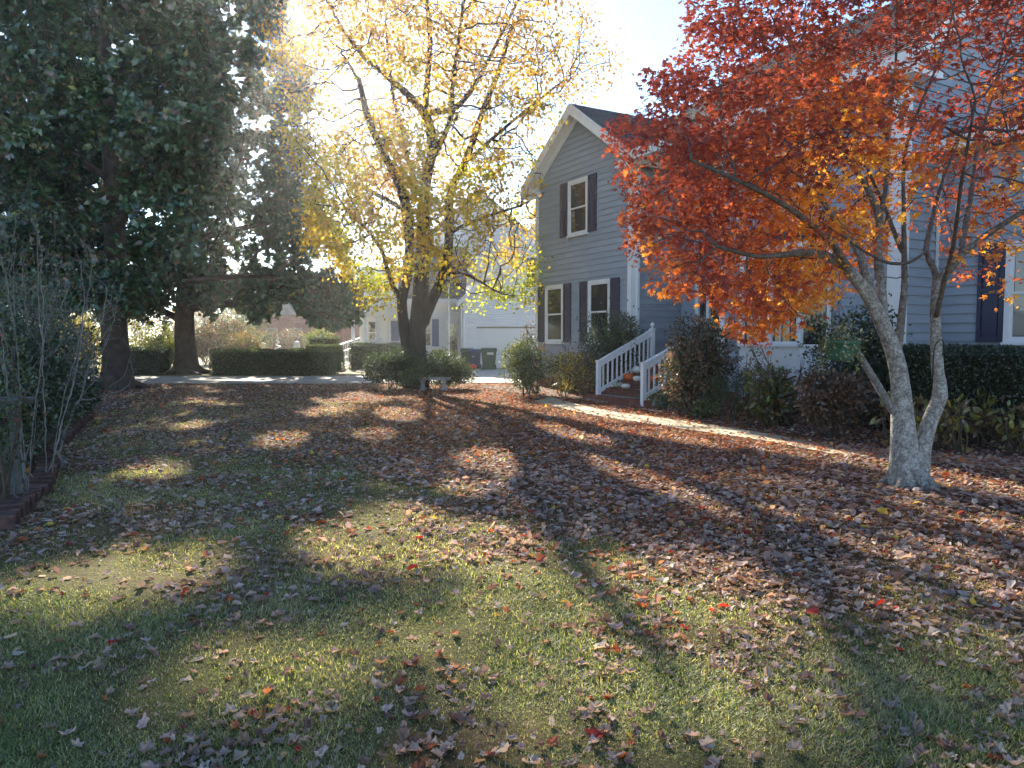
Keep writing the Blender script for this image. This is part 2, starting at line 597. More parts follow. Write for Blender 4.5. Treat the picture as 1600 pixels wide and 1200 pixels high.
def radii(pos, par, tip, expo=2.3, seed_r=None, cap=None):
    n = len(pos)
    acc = np.zeros(n)
    kids = np.zeros(n, int)
    for i in range(n):
        if par[i] >= 0: kids[par[i]] += 1
    for i in range(n - 1, -1, -1):
        if kids[i] == 0 or acc[i] == 0: acc[i] = max(acc[i], tip ** expo)
        if par[i] >= 0: acc[par[i]] += acc[i]
    r = acc ** (1 / expo)
    if cap: r = np.minimum(r, cap)
    if seed_r is not None:
        for i, s in enumerate(seed_r):
            r[i] = s
        for i in range(len(seed_r), n):
            r[i] = min(r[i], r[par[i]] * 0.92) if par[i] >= 0 else r[i]
    return r, kids


def chains(pos, par, r):
    n = len(pos)
    ch = [[] for _ in range(n)]
    for i in range(n):
        if par[i] >= 0: ch[par[i]].append(i)
    out, stack = [], [(i, None) for i in range(n) if par[i] < 0]
    while stack:
        i, src = stack.pop()
        c = [] if src is None else [src]
        c.append(i)
        while ch[i]:
            ks = sorted(ch[i], key=lambda j: -r[j])
            for j in ks[1:]: stack.append((j, i))
            i = ks[0]
            c.append(i)
        out.append(c)
    return out


def branch_mesh(name, pos, par, r, mat, parent, ksides=(10, 6, 4, 3), lim=(0.09, 0.035, 0.015), skip_below=0.0, wob=0.0, age=None):
    Vs, Qs, n, Cs = [], [], 0, []
    for c in chains(pos, par, r):
        if len(c) < 2: continue
        P = pos[c]
        rr = r[c].copy()
        if c[0] == par[c[1]] and rr[0] > rr[1]: rr[0] = rr[1]
        if rr.max() < skip_below: continue
        m = rr.max()
        k = ksides[0] if m > lim[0] else ksides[1] if m > lim[1] else ksides[2] if m > lim[2] else ksides[3]
        V, Q = tube_np(P, rr, k)
        if wob and m > 0.05:
            V = V.reshape(len(c), k, 3)
            L_ = np.concatenate([[0], np.cumsum(np.linalg.norm(np.diff(P, axis=0), axis=1))])
            an = np.arange(k) / k * 2 * math.pi
            sc_ = 1 / max(m, .05)
            w = vnoise(np.cos(an)[None] * 1.7 + L_[:, None] * .45 * sc_ * .3 + 9, np.sin(an)[None] * 1.7 + L_[:, None] * .2 * sc_, 1.0, 4)
            w = (1 + wob * 7 * (w - .5))[:, :, None] + wob * .4 * R.normal(size=(len(c), k, 1))
            V = P[:, None] + (V - P[:, None]) * w
            V = V.reshape(-1, 3)
        Vs.append(V)
        Qs.append(Q + n)
        if age: Cs.append(np.repeat(np.interp(rr, age[0], age[1]), k))
        n += len(V)
    col = np.repeat(np.concatenate(Cs)[:, None], 3, 1) if age else None
    return mesh_np(name, np.concatenate(Vs), np.concatenate(Qs), mat, parent, smooth=True, col=col)


def subdiv_path(pts, rad, step):
    """polyline -> denser smooth points and radii"""
    pts, rad = np.asarray(pts, float), np.asarray(rad, float)
    L = np.concatenate([[0], np.cumsum(np.linalg.norm(np.diff(pts, axis=0), axis=1))])
    n = max(2, int(L[-1] / step))
    t = np.linspace(0, L[-1], n + 1)
    k = len(pts)
    if k > 2:   # Catmull-Rom through the points
        out = []
        for v in t:
            i = min(np.searchsorted(L, v, side='right') - 1, k - 2)
            f = (v - L[i]) / max(L[i + 1] - L[i], 1e-9)
            p0, p1, p2, p3 = pts[max(i - 1, 0)], pts[i], pts[i + 1], pts[min(i + 2, k - 1)]
            out.append(0.5 * ((2 * p1) + (-p0 + p2) * f + (2 * p0 - 5 * p1 + 4 * p2 - p3) * f * f + (-p0 + 3 * p1 - 3 * p2 + p3) * f ** 3))
        P = np.array(out)
    else:
        P = pts[0] + (pts[1] - pts[0]) * (t / L[-1])[:, None]
    return P, np.interp(t, L, rad)


def skeleton(paths, step):
    """paths: list of (points, radii, (parent path, index in points) or None) -> nodes, parents, radii"""
    N, PR, RR, marks = [], [], [], []
    for pts, rad, src in paths:
        P, r = subdiv_path(pts, rad, step)
        if src is None:
            prev, st = -1, 0
        else:
            cand = marks[src]
            A = np.array([N[i] for i in cand])
            prev = cand[int(np.linalg.norm(A - P[0], axis=1).argmin())]
            st = 1 if np.linalg.norm(N[prev] - P[0]) < step * 0.7 else 0
        ids = []
        for p, q in zip(P[st:], r[st:]):
            N.append(p); PR.append(prev); RR.append(q)
            prev = len(N) - 1
            ids.append(prev)
        marks.append(ids)
    return N, PR, RR


def sun_hole(P, spots):
    """True where a point's shadow falls in one of the sunlit ground spots (x, y, rx, ry): a real gap in the crown"""
    k = P[:, 2] / SUNV.z
    gx, gy = P[:, 0] - SUNV.x * k, P[:, 1] - SUNV.y * k
    hit = np.zeros(len(P), bool)
    for (x, y, rx, ry) in spots:
        dx, dy = gx - x, gy - y
        a = (dx * (-SUNV.y) + dy * SUNV.x) / math.hypot(SUNV.x, SUNV.y)
        b = (dx * SUNV.x + dy * SUNV.y) / math.hypot(SUNV.x, SUNV.y)
        hit |= (a / rx) ** 2 + (b / ry) ** 2 < 1
    return hit


# ================================================================ GROUND
def structure(o):
    o['kind'] = 'structure'
    return o


def vnoise(x, y, s, seed=0):
    """smooth value noise in [0,1]"""
    x, y = np.asarray(x) * s + 31.7 * seed, np.asarray(y) * s + 17.3 * seed
    xi, yi = np.floor(x).astype(int), np.floor(y).astype(int)
    fx, fy = x - xi, y - yi
    fx, fy = fx * fx * (3 - 2 * fx), fy * fy * (3 - 2 * fy)
    def h(a, b):
        v = np.sin(a * 127.1 + b * 311.7 + seed * 74.7) * 43758.5453
        return v - np.floor(v)
    return (h(xi, yi) * (1 - fx) + h(xi + 1, yi) * fx) * (1 - fy) + (h(xi, yi + 1) * (1 - fx) + h(xi + 1, yi + 1) * fx) * fy


def poly_sheet(name, pts, z, mat):
    V = np.array([[p[0], p[1], z] for p in pts])
    me = bpy.data.meshes.new(name)
    me.from_pydata([tuple(v) for v in V], [], [list(range(len(V)))])
    me.materials.append(mat)
    return structure(link(name, me))


def slab(name, pts, z0, z1, mat):
    n = len(pts)
    V = [(p[0], p[1], z0) for p in pts] + [(p[0], p[1], z1) for p in pts]
    me = bpy.data.meshes.new(name)
    me.from_pydata(V, [], [list(range(n))[::-1], list(range(n, 2 * n))] + [[i, (i + 1) % n, n + (i + 1) % n, n + i] for i in range(n)])
    me.materials.append(mat)
    return structure(link(name, me))


BX = [-14, -8, -5, -3.2, -0.6, 0.24, 0.72, 1.3, 2.3, 4, 14]
BY = [14, 11.2, 9.8, 8.8, 7.0, 5.5, 4.4, 3.9, 3.4, 3.0, 3.0]


def litter(x, y):
    """share of the lawn hidden under fallen leaves, 0..1"""
    yb = np.interp(x, BX, BY)
    cl = vnoise(x, y, 1.1, 3) * 0.6 + vnoise(x, y, 2.9, 4) * 0.4
    g = np.clip((y - yb) / 2.2 + 0.35 + (cl - 0.5) * 1.3, 0, 1)
    g = g * g * (3 - 2 * g)
    left = np.interp(x, [-9, -5, -1.5, 1], [0.36, 0.48, 0.82, 1.0])
    left = np.maximum(left, np.interp(y, [13, 19, 24], [0, 0.3, 0.55]))
    far = np.interp(y, [24, 27, 30], [1, 0.5, 0.1])
    sc = np.clip((cl - 0.47) * 4, 0, 1) * 0.5 + 0.1
    ring = np.clip(vnoise(x, y, 0.8, 9) * 1.7 - 0.6, 0, 1) * 0.42 * (y > 5)
    return np.clip(np.maximum(g * left, sc + ring) * far, 0, 1)


gx, gy = np.meshgrid(np.arange(-16, 14.01, 0.2), np.arange(0.4, 29.01, 0.2))
nx_, ny_ = gx.shape[1], gx.shape[0]
LD = litter(gx, gy).ravel()
gz = 0.004 + 0.012 * vnoise(gx, gy, 1.7, 5)
GV = np.stack([gx.ravel(), gy.ravel(), gz.ravel()], 1)
ii = (np.arange(ny_ - 1)[:, None] * nx_ + np.arange(nx_ - 1)[None]).ravel()
GQ = np.stack([ii, ii + 1, ii + nx_ + 1, ii + nx_], 1)
nt = M['lawn'].node_tree
_mul = [n for n in nt.nodes if n.type == 'MIX'][0]
_b = [n for n in nt.nodes if n.type == 'BSDF_PRINCIPLED'][0]
_at = nt.nodes.new('ShaderNodeAttribute')
_at.attribute_name = 'col'
_n3 = noise_node(nt, 22, 5, 0.75)
_r3 = ramp(nt, _n3.outputs['Fac'], [(0.3, (0.04, 0.022, 0.014)), (0.5, (0.13, 0.065, 0.035)), (0.7, (0.24, 0.13, 0.075))])
_mx = nt.nodes.new('ShaderNodeMix')
_mx.data_type = 'RGBA'
nt.links.new(_at.outputs['Fac'], _mx.inputs['Factor'])
nt.links.new(_mul.outputs['Result'], _mx.inputs['A'])
nt.links.new(_r3.outputs['Color'], _mx.inputs['B'])
nt.links.new(_mx.outputs['Result'], _b.inputs['Base Color'])
lawn = structure(mesh_np('lawn', GV, GQ, M['lawn'], col=np.repeat((LD ** 0.7)[:, None], 3, 1), smooth=True))
far_ground = noise_mat('far_lawn', [(0.35, (0.14, 0.14, 0.05)), (0.5, (0.25, 0.21, 0.095)), (0.7, (0.34, 0.28, 0.15))], 0.8, 0.95, 0.8, 60)
structure(MB().box(-260, 200, -40, 240, -0.6, 0.0).build('ground', far_ground))

# driveway: a strip across, widening to the neighbour's garage
slab('driveway', [(-30, 26.8), (-16, 26.6), (-4, 26.4), (4, 26.6), (6, 30), (7.5, 40.8), (-2.9, 40.8), (-3.6, 36), (-5.0, 32.4), (-9, 31.2), (-30, 30.8)], -0.1, 0.045, M['concrete'])
# walk along the planting to the steps
wl = [gnd(*p)[:2] for p in [(860, 622), (905, 634), (960, 645), (1040, 656), (1120, 667), (1210, 682), (1300, 699)]]
wr = [gnd(*p)[:2] for p in [(1300, 712), (1200, 692), (1100, 677), (1010, 664), (930, 651), (870, 638), (835, 628)]]
slab('front_walk', wl + [np.array([6.6, 9.4]), np.array([6.2, 8.6])] + wr, -0.1, 0.03, M['path'])
slab('front_walk', [(-7.6, 36), (-6.4, 36), (-7.2, 44), (-8.6, 44)], -0.1, 0.05, M['path'])

# planting beds
bedpx = [(0, 832), (32, 795), (62, 768), (75, 738), (70, 715), (98, 692), (122, 668), (146, 650)]
bed_edge = [gnd(*p) for p in bedpx]
poly_sheet('planting_bed', [(-12.5, 5.4), (-5.2, 5.4)] + [(p[0], p[1]) for p in bed_edge] + [(-9.6, 19), (-14, 20)], 0.026, M['mulch'])
UU, NN = np.array([0.489, -0.872]), np.array([-0.872, -0.489])


def st(s, t, z=0.0):
    p = s * UU + t * NN
    return np.array([p[0], p[1], z])


poly_sheet('planting_bed', [st(-22, -13.2), st(-22, -11.0), st(-19, -10.7), st(-15.8, -10.9)][::1] + [st(-15.8, -13.2)], 0.026, M['mulch'])
poly_sheet('planting_bed', [st(-13.4, -13.2), st(-13.4, -10.6), st(-11, -10.3), st(-9, -9.9), st(-6, -9.6), st(-3, -9.6), st(-3, -14.2), st(-8.4, -14.2), st(-8.4, -13.2)], 0.026, M['mulch'])


# ================================================================ MAIN HOUSE
def sbox(mb, s0, s1, t0, t1, z0, z1):
    return mb.hexa([st(s0, t0, z0), st(s1, t0, z0), st(s1, t1, z0), st(s0, t1, z0),
                    st(s0, t0, z1), st(s1, t0, z1), st(s1, t1, z1), st(s0, t1, z1)])


def face_box(mb, side, c, a0, a1, o0, o1, z0, z1):
    """a box on a wall face: a along it, o outwards"""
    if side == 'front':
        return sbox(mb, a0, a1, c + o0, c + o1, z0, z1)
    return sbox(mb, c + o0, c + o1, a0, a1, z0, z1)


def fpt(side, c, a, o, z):
    return st(a, c + o, z) if side == 'front' else st(c + o, a, z)


house = thing('blue_house', 'two-storey blue-grey clapboard house with white trim and navy shutters behind the red maple', 'house', st(-16, -15))
SHARE = {}


def siding(parent, side, c, a0, a1, z0, z1, openings=(), clip=None, e=0.172, mat='siding'):
    z = z0
    while z < z1 - 0.02:
        zt = min(z + e, z1)
        lo0, hi0 = (a0, a1) if clip is None else clip(z)
        lo1, hi1 = (a0, a1) if clip is None else clip(zt)
        segs = [(lo0, hi0, lo1, hi1)]
        for (b0, b1, y0, y1) in openings:
            if zt > y0 + 0.03 and z < y1 - 0.03:
                ns = []
                for g in segs:
                    if b0 >= g[1] or b1 <= g[0]: ns.append(g); continue
                    if b0 > g[0] + 0.04: ns.append((g[0], b0, g[2], b0))
                    if b1 < g[1] - 0.04: ns.append((b1, g[1], b1, g[3]))
                segs = ns
        cut = []
        for g in segs:
            x_ = g[0] + R.uniform(1.0, 3.6)
            lo_ = g
            while x_ < g[1] - .5 and x_ < g[3] - .5:
                cut.append((lo_[0], x_ - .002, lo_[2], x_ - .002))
                lo_ = (x_ + .002, g[1], x_ + .002, g[3])
                x_ += R.uniform(2.0, 3.6)
            cut.append(lo_)
        for g in cut:
            if g[1] - g[0] < 0.03: continue
            P = [fpt(side, c, g[0], 0, z), fpt(side, c, g[1], 0, z), fpt(side, c, g[1], 0.036, z), fpt(side, c, g[0], 0.036, z),
                 fpt(side, c, g[2], 0, zt), fpt(side, c, g[3], 0, zt), fpt(side, c, g[3], 0.006, zt), fpt(side, c, g[2], 0.006, zt)]
            MB().hexa(P).build('siding_board', M[mat], parent)
        z = zt


def window(parent, side, c, a0, a1, z0, z1, shutters=(1, 1), sash=True, blind=False, muntins=0, sw=0.42):
    """a0..z1: outer edge of the casing"""
    w = 0.09
    f = MB()
    face_box(f, side, c, a0, a0 + w, 0.0, 0.055, z0, z1)
    face_box(f, side, c, a1 - w, a1, 0.0, 0.055, z0, z1)
    face_box(f, side, c, a0 + w, a1 - w, 0.0, 0.055, z1 - w, z1)
    face_box(f, side, c, a0 - 0.02, a1 + 0.02, 0.0, 0.09, z0 - 0.05, z0)
    face_box(f, side, c, a0 + w, a1 - w, 0.0, 0.055, z0, z0 + 0.05)
    fr = f.build('window', M['trim'], parent)
    b0, b1, y0, y1 = a0 + w, a1 - w, z0 + 0.05, z1 - w
    mid = (y0 + y1) / 2
    for k, (q0, q1, o) in enumerate([(y0, mid + 0.02, 0.0), (mid - 0.02, y1, 0.012)] if sash else [(y0, y1, 0.0)]):
        s = MB()
        v = 0.045
        face_box(s, side, c, b0, b0 + v, o + 0.004, o + 0.03, q0, q1)
        face_box(s, side, c, b1 - v, b1, o + 0.004, o + 0.03, q0, q1)
        face_box(s, side, c, b0 + v, b1 - v, o + 0.004, o + 0.03, q0, q0 + v)
        face_box(s, side, c, b0 + v, b1 - v, o + 0.004, o + 0.03, q1 - v, q1)
        for j in range(muntins):
            x = b0 + v + (b1 - b0 - 2 * v) * (j + 1) / (muntins + 1)
            face_box(s, side, c, x - 0.01, x + 0.01, o + 0.006, o + 0.024, q0 + v, q1 - v)
        s.build('sash', M['trim'], fr)
        p = MB()
        face_box(p, side, c, b0 + v, b1 - v, o + 0.002, o + 0.012, q0 + v, q1 - v)
        if not blind:
            p.build('pane', M['pane'], fr)
    if blind:
        bl = MB()
        z = y0 + 0.07
        while z < y1 - 0.06:
            P = [fpt(side, c, b0 + 0.05, 0.0, z), fpt(side, c, b1 - 0.05, 0.0, z), fpt(side, c, b1 - 0.05, 0.012, z - 0.006), fpt(side, c, b0 + 0.05, 0.012, z - 0.006),
                 fpt(side, c, b0 + 0.05, 0.0, z + 0.022), fpt(side, c, b1 - 0.05, 0.0, z + 0.022), fpt(side, c, b1 - 0.05, 0.003, z + 0.022), fpt(side, c, b0 + 0.05, 0.003, z + 0.022)]
            bl.hexa(P)
            z += 0.028
        o = bl.build('blind', M['blind'], fr)
        p = MB()
        face_box(p, side, c, b0 + 0.05, b1 - 0.05, 0.016, 0.018, y0 + 0.05, y1 - 0.05)
        p.build('pane', M['clear'], fr)
    for k, (x0, x1) in enumerate([(a0 - sw - 0.01, a0 - 0.01), (a1 + 0.01, a1 + sw + 0.01)]):
        if not shutters[k]: continue
        s = MB()
        v = 0.07
        face_box(s, side, c, x0, x0 + v, 0.02, 0.065, z0, z1)
        face_box(s, side, c, x1 - v, x1, 0.02, 0.065, z0, z1)
        m = z0 + (z1 - z0) * 0.53
        for q0, q1 in ((z0, z0 + v + 0.02), (m - v / 2, m + v / 2), (z1 - v, z1)):
            face_box(s, side, c, x0 + v, x1 - v, 0.02, 0.065, q0, q1)
        sh = s.build('shutter', M['shutter'], parent)
        for q0, q1 in ((z0 + v + 0.02, m - v / 2), (m + v / 2, z1 - v)):
            p = MB()
            face_box(p, side, c, x0 + v, x1 - v, 0.02, 0.035, q0, q1)
            face_box(p, side, c, x0 + v + 0.03, x1 - v - 0.03, 0.035, 0.05, q0 + 0.03, q1 - 0.03)
            p.build('panel', M['shutter'], sh)
    return (a0, a1, z0 - 0.05, z1)


mclear, ntc, outc = new_mat('clear_glass')
_t = ntc.nodes.new('ShaderNodeBsdfTransparent')
_g = ntc.nodes.new('ShaderNodeBsdfGlossy')
_g.inputs['Roughness'].default_value = 0.03
_f = ntc.nodes.new('ShaderNodeFresnel')
_f.inputs['IOR'].default_value = 1.5
_m = ntc.nodes.new('ShaderNodeMixShader')
ntc.links.new(_f.outputs['Fac'], _m.inputs['Fac'])
ntc.links.new(_t.outputs['BSDF'], _m.inputs[1])
ntc.links.new(_g.outputs['BSDF'], _m.inputs[2])
ntc.links.new(_m.outputs['Shader'], outc.inputs['Surface'])
M['clear'] = mclear

TA, TC, TE = -12.9, -14.7, -14.0
SL, SR, PK = -21.3, -16.3, -18.8        # left gable block
EAVE, SLOPE = 6.72, 0.69


def gable_clip(z):
    if z <= EAVE: return (SL, SR)
    d = (z - EAVE) / SLOPE
    return (min(SL + d, PK), max(SR - d, PK))


# wall: sheathing blocks, the boards are their sub-parts
def wall(mb):
    return mb.build('wall', M['siding'], house)


apex = EAVE + 2.5 * SLOPE
w = MB()
sbox(w, SL, SR, -22, TA - 0.003, 0.35, EAVE)
P = [st(SL, -22, EAVE), st(SR, -22, EAVE), st(SR, TA - 0.003, EAVE), st(SL, TA - 0.003, EAVE), st(PK - .01, -22, apex), st(PK + .01, -22, apex), st(PK + .01, TA - 0.003, apex), st(PK - .01, TA - 0.003, apex)]
w.hexa(P)
wA = wall(w)
ops = [window(house, 'front', TA, -19.4, -18.33, 4.76, 6.42), window(house, 'front', TA, -20.72, -19.64, 1.49, 3.32), window(house, 'front', TA, -18.3, -17.2, 1.49, 3.32)]
siding(wA, 'front', TA, SL, SR, 0.5, apex, ops, gable_clip)
siding(wA, 'side', SR + 0.003, TC + 0.01, TA, 0.5, EAVE)
w = MB()
sbox(w, SR + 0.01, -12.9, -19, TC - 0.003, 0.35, EAVE)
wC = wall(w)
door_op = (-15.62, -14.05, 0.82, 3.1)
upw = window(house, 'front', TC, -15.1, -14.15, 4.76, 6.3)
siding(wC, 'front', TC, SR + 0.04, -12.95, 0.5, EAVE, [door_op, upw])
w = MB()
FR = -8.5
sbox(w, -12.9, FR, -21, TA - 0.003, 0.35, EAVE)
ridge_t, ridge_z = -16.95, EAVE + 4.05 * SLOPE
P = [st(-12.9, -21, EAVE), st(FR, -21, EAVE), st(FR, TA - 0.003, EAVE), st(-12.9, TA - 0.003, EAVE), st(-12.9, ridge_t - .01, ridge_z), st(FR, ridge_t - .01, ridge_z), st(FR, ridge_t + .01, ridge_z), st(-12.9, ridge_t + .01, ridge_z)]
w.hexa(P)
wF = wall(w)
bayop = (-12.35, -9.75, 0.3, 3.7)
upF = window(house, 'front', TA, -11.5, -10.5, 4.76, 6.3)


def dclip(z):
    if z <= EAVE: return (-21, TA)
    d = (z - EAVE) / SLOPE
    return (min(-21 + d, ridge_t), max(TA - d, ridge_t))


siding(wF, 'side', FR + 0.003, -21, TA, 0.5, ridge_z, [(-22, TE - 0.02, 0, 5.2)], dclip)
# shakes on the front of the middle block
sh_boxes = []
for r_ in range(37):
    z = 0.5 + r_ * 0.172
    if z > EAVE - 0.1: break
    s = -12.86 - R.uniform(0, .1)
    while s < FR - 0.14:
        ww = R.uniform(0.11, 0.2)
        s1 = min(s + ww, FR - 0.14)
        skip = s1 - s < 0.03
        for o in (bayop, upF):
            if s1 > o[0] and s < o[1] and z + 0.17 > o[2] and z < o[3]: skip = True
        if not skip:
            th = 0.03 + R.uniform(0, 0.012)
            sh_boxes.append([st(s + .003, TA, z), st(s1 - .003, TA, z), st(s1 - .003, TA + th, z), st(s + .003, TA + th, z),
                             st(s + .003, TA, z + .172), st(s1 - .003, TA, z + .172), st(s1 - .003, TA + .012, z + .172), st(s + .003, TA + .012, z + .172)])
        s = s1
sh_boxes.sort(key=lambda b: -(b[0] @ np.array([1, -1, -0.3])))
for b in sh_boxes[:300]:
    MB().hexa(b).build('shingle', M['siding'], wF)
rest = MB()
for b in sh_boxes[300:]: rest.hexa(b)
tag(rest.build('shingles', M['siding'], wF), kind='stuff')
# low wing
w = MB()
sbox(w, FR + 0.04, -2.6, -20, TE - 0.003, 0.35, 5.2)
wE = wall(w)
wop = window(house, 'front', TE, -7.2, -6.05, 1.52, 3.27, blind=True, sw=0.45)
siding(wE, 'front', TE, FR + 0.04, -2.6, 0.5, 5.2, [wop])

# brick foundation
def fb(*a):
    sbox(MB(), *a).build('foundation', M['brick'], house)


fb(SL + .02, SR - .02, TA - .2, TA - .02, -0.2, 0.5)
fb(SR - .2, SR - .02, TC, TA - .2, -0.2, 0.5)
fb(-12.88, FR - .02, TA - .2, TA - .02, -0.2, 0.5)
fb(FR - .2, FR - .02, TE, TA - .2, -0.2, 0.5)
fb(FR, -2.6, TE - .2, TE - .02, -0.2, 0.5)

# corner boards, frieze
tr = MB()
for s_, t_, hz in ((SL, TA, EAVE), (SR, TA, EAVE), (-12.9, TA, EAVE), (FR, TA, EAVE)):
    wd = 0.13 if s_ != FR else 0.2
    tr = MB()
    if s_ in (SL, -12.9):
        sbox(tr, s_ - .035, s_ + wd, t_, t_ + .042, 0.45, hz)
    else:
        sbox(tr, s_ - wd, s_ + .045, t_, t_ + .042, 0.45, hz)
        sbox(tr, s_ + .003, s_ + .045, t_ - wd - .02, t_ - .001, 0.45, hz)
    tr.build('corner_board', M['trim'], house)
tr = sbox(MB(), FR + .042, FR + .09, TE, TE + .045, 0.45, 5.2)
tr.build('corner_board', M['trim'], house)
tr = sbox(MB(), -12.75, FR - .21, TA, TA + .04, EAVE - .25, EAVE - .002)
tr.build('frieze_board', M['trim'], house)
# column pilaster boards beside the corner, as tall as the wall
d = MB()
face_box(d, 'side', SR, TA - .2, TA - .12, 0.05, 0.12, 0.3, EAVE)
d.build('downspout', M['trim'], house)

# roofs: slab with shingle courses proud of it
def roof(s_or_t, lo, hi, c0, z0, c1, z1, over=0.12):
    """sloping roof plane. s_or_t 's': slope runs along s between c0 (eave) and c1 (ridge); lo..hi along t. 't' the other way"""
    r = MB()
    n = max(4, int(math.hypot(c1 - c0, z1 - z0) / 0.16))
    for i in range(n):
        f0, f1 = i / n, (i + 1) / n
        a0, a1 = c0 + (c1 - c0) * f0, c0 + (c1 - c0) * f1
        q0, q1 = z0 + (z1 - z0) * f0, z0 + (z1 - z0) * f1
        def pt(a, l, z): return st(a, l, z) if s_or_t == 's' else st(l, a, z)
        r.hexa([pt(a0, lo, q0), pt(a0, hi, q0), pt(a1, hi, q1), pt(a1, lo, q1),
                pt(a0, lo, q0 + over + .025), pt(a0, hi, q0 + over + .025), pt(a1, hi, q1 + over), pt(a1, lo, q1 + over)])
    return r.build('roof', M['roof'], house)


OV = 0.38
roof('s', -22, TA + OV, SL - OV, EAVE - OV * SLOPE + .02, PK, apex + .02)
roof('s', -22, TA + OV, SR + OV, EAVE - OV * SLOPE + .02, PK, apex + .02)
roof('t', -16.0, FR + OV, TA + OV, EAVE - OV * SLOPE + .02, ridge_t, ridge_z + .02)
roof('t', -16.0, FR + OV, -21.4, EAVE - OV * SLOPE + .02, ridge_t, ridge_z + .02)
roof('t', FR + .1, -2.2, TE + OV, 5.2 - .1, -19, 5.2 + 1.9)


def rake(s_or_t, front, c0, z0, c1, z1, out):
    """white board under a roof edge, and its soffit"""
    r = MB()
    def pt(a, l, z): return st(a, l, z) if s_or_t == 's' else st(l, a, z)
    for (l0, l1, h0, h1) in ((front, front + .03 * out, -0.2, 0.13), (front - OV * out + .04 * out, front - .002 * out, -0.05, -0.012),
                             (front - OV * out + .036 * out, front - OV * out + .07 * out, -0.24, -0.052)):
        r.hexa([pt(c0, l0, z0 + h0), pt(c0, l1, z0 + h0), pt(c1, l1, z1 + h0), pt(c1, l0, z1 + h0),
                pt(c0, l0, z0 + h1), pt(c0, l1, z0 + h1), pt(c1, l1, z1 + h1), pt(c1, l0, z1 + h1)])
    return r.build('rake_trim', M['trim'], house)


rake('s', TA + OV, SL - OV, EAVE - OV * SLOPE + .02, PK, apex + .02, 1)
rake('s', TA + OV, SR + OV, EAVE - OV * SLOPE + .02, PK, apex + .02, 1)
rake('t', FR + OV, TA + OV, EAVE - OV * SLOPE + .02, ridge_t, ridge_z + .02, 1)
def eb(*a):
    sbox(MB(), *a).build('eave_board', M['trim'], house)


eb(SR + OV + .002, SR + OV + .03, -16, TA + OV, EAVE - .5, EAVE - .16)     # eave fascia and boxed returns
eb(SR - .3, SR + OV, TA + .045, TA + OV - .01, EAVE - .5, EAVE - .3)
eb(SL - OV, SL + .3, TA + .045, TA + OV - .01, EAVE - .5, EAVE - .3)
eb(-16, FR + OV - .02, TA + OV + .001, TA + OV + .1, EAVE - .42, EAVE - .15)
eb(-16, FR + OV - .02, TA + .045, TA + OV - .001, EAVE - .34, EAVE - .3)
eb(FR + .1, FR + OV + .03, TA - .5, TA + OV - .02, EAVE - .5, EAVE - .345)
eb(FR + .1, -2.2, TE + OV + .001, TE + OV + .1, 4.98, 5.2)

# bay window
b = MB()
B0, B1, BT = -12.25, -9.85, TA + 0.5
def prism(mb, poly, z0, z1):
    n = len(poly)
    V = [st(p[0], p[1], z0) for p in poly] + [st(p[0], p[1], z1) for p in poly]
    mb.add(V, Q=[[i, (i + 1) % n, n + (i + 1) % n, n + i] for i in range(n)])
    for base in (0, n):
        mb.t.append(np.array([[base, base + i, base + i + 1] for i in range(1, n - 1)]) + mb.n - 2 * n)
    return mb
bay_poly = [(B0, TA + .001), (B0 + .4, BT), (B1 - .4, BT), (B1, TA + .001)]
prism(b, bay_poly, 0.3, 1.42)
bay = b.build('bay', M['trim'], house)
b = MB()
prism(b, [(B0 - .04, TA + .002), (B0 + .38, BT + .05), (B1 - .38, BT + .05), (B1 + .04, TA + .002)], 1.42, 1.47)
b.build('sill', M['trim'], bay)
prism(MB(), [(B0 - .04, TA + .002), (B0 + .38, BT + .05), (B1 - .38, BT + .05), (B1 + .04, TA + .002)], 3.3, 3.55).build('head_board', M['trim'], bay)
prism(MB(), [(B0 + .05, TA + .003), (B0 + .42, BT - .06), (B1 - .42, BT - .06), (B1 - .05, TA + .003)], 1.47, 3.3).build('pane', M['pane'], bay)
m_ = MB()
mid_ = (B0 + B1) / 2
for x, wd in ((B0 + .4, .09), (mid_ - .07, .14), (B1 - .49, .09)):
    sbox(m_, x, x + wd, BT - .07, BT, 1.47, 3.3)
for x0, x1 in ((B0 + .49, mid_ - .07), (mid_ + .07, B1 - .49)):
    sbox(m_, x0, x1, BT - .05, BT - .01, 1.47, 1.53)
    sbox(m_, x0, x1, BT - .05, BT - .01, 3.23, 3.3)
    sbox(m_, x0, x1, BT - .05, BT - .015, 2.34, 2.39)
    for j in (1, 2):
        x = x0 + (x1 - x0) * j / 3
        sbox(m_, x - .01, x + .01, BT - .055, BT - .03, 1.53, 3.23)
for (p, q) in (((B0 + .02, TA + .03), (B0 + .4, BT - .02)), ((B1 - .4, BT - .02), (B1 - .02, TA + .03))):
    for f_ in (0.02, 0.9):
        a = (p[0] + (q[0] - p[0]) * f_, p[1] + (q[1] - p[1]) * f_)
        sbox(m_, a[0] - .03, a[0] + .03, a[1] - .03, a[1] + .03, 1.47, 3.3)
m_.build('sash', M['trim'], bay)
r_ = MB()
r_.hexa([st(B0 - .1, TA + .002, 3.55), st(B1 + .1, TA + .002, 3.55), st(B1 - .3, BT + .12, 3.55), st(B0 + .3, BT + .12, 3.55),
         st(B0 + .2, TA + .002, 3.95), st(B1 - .2, TA + .002, 3.95), st(B1 - .3, TA + .06, 3.95), st(B0 + .3, TA + .06, 3.95)])
r_.build('canopy', M['roof'], bay)

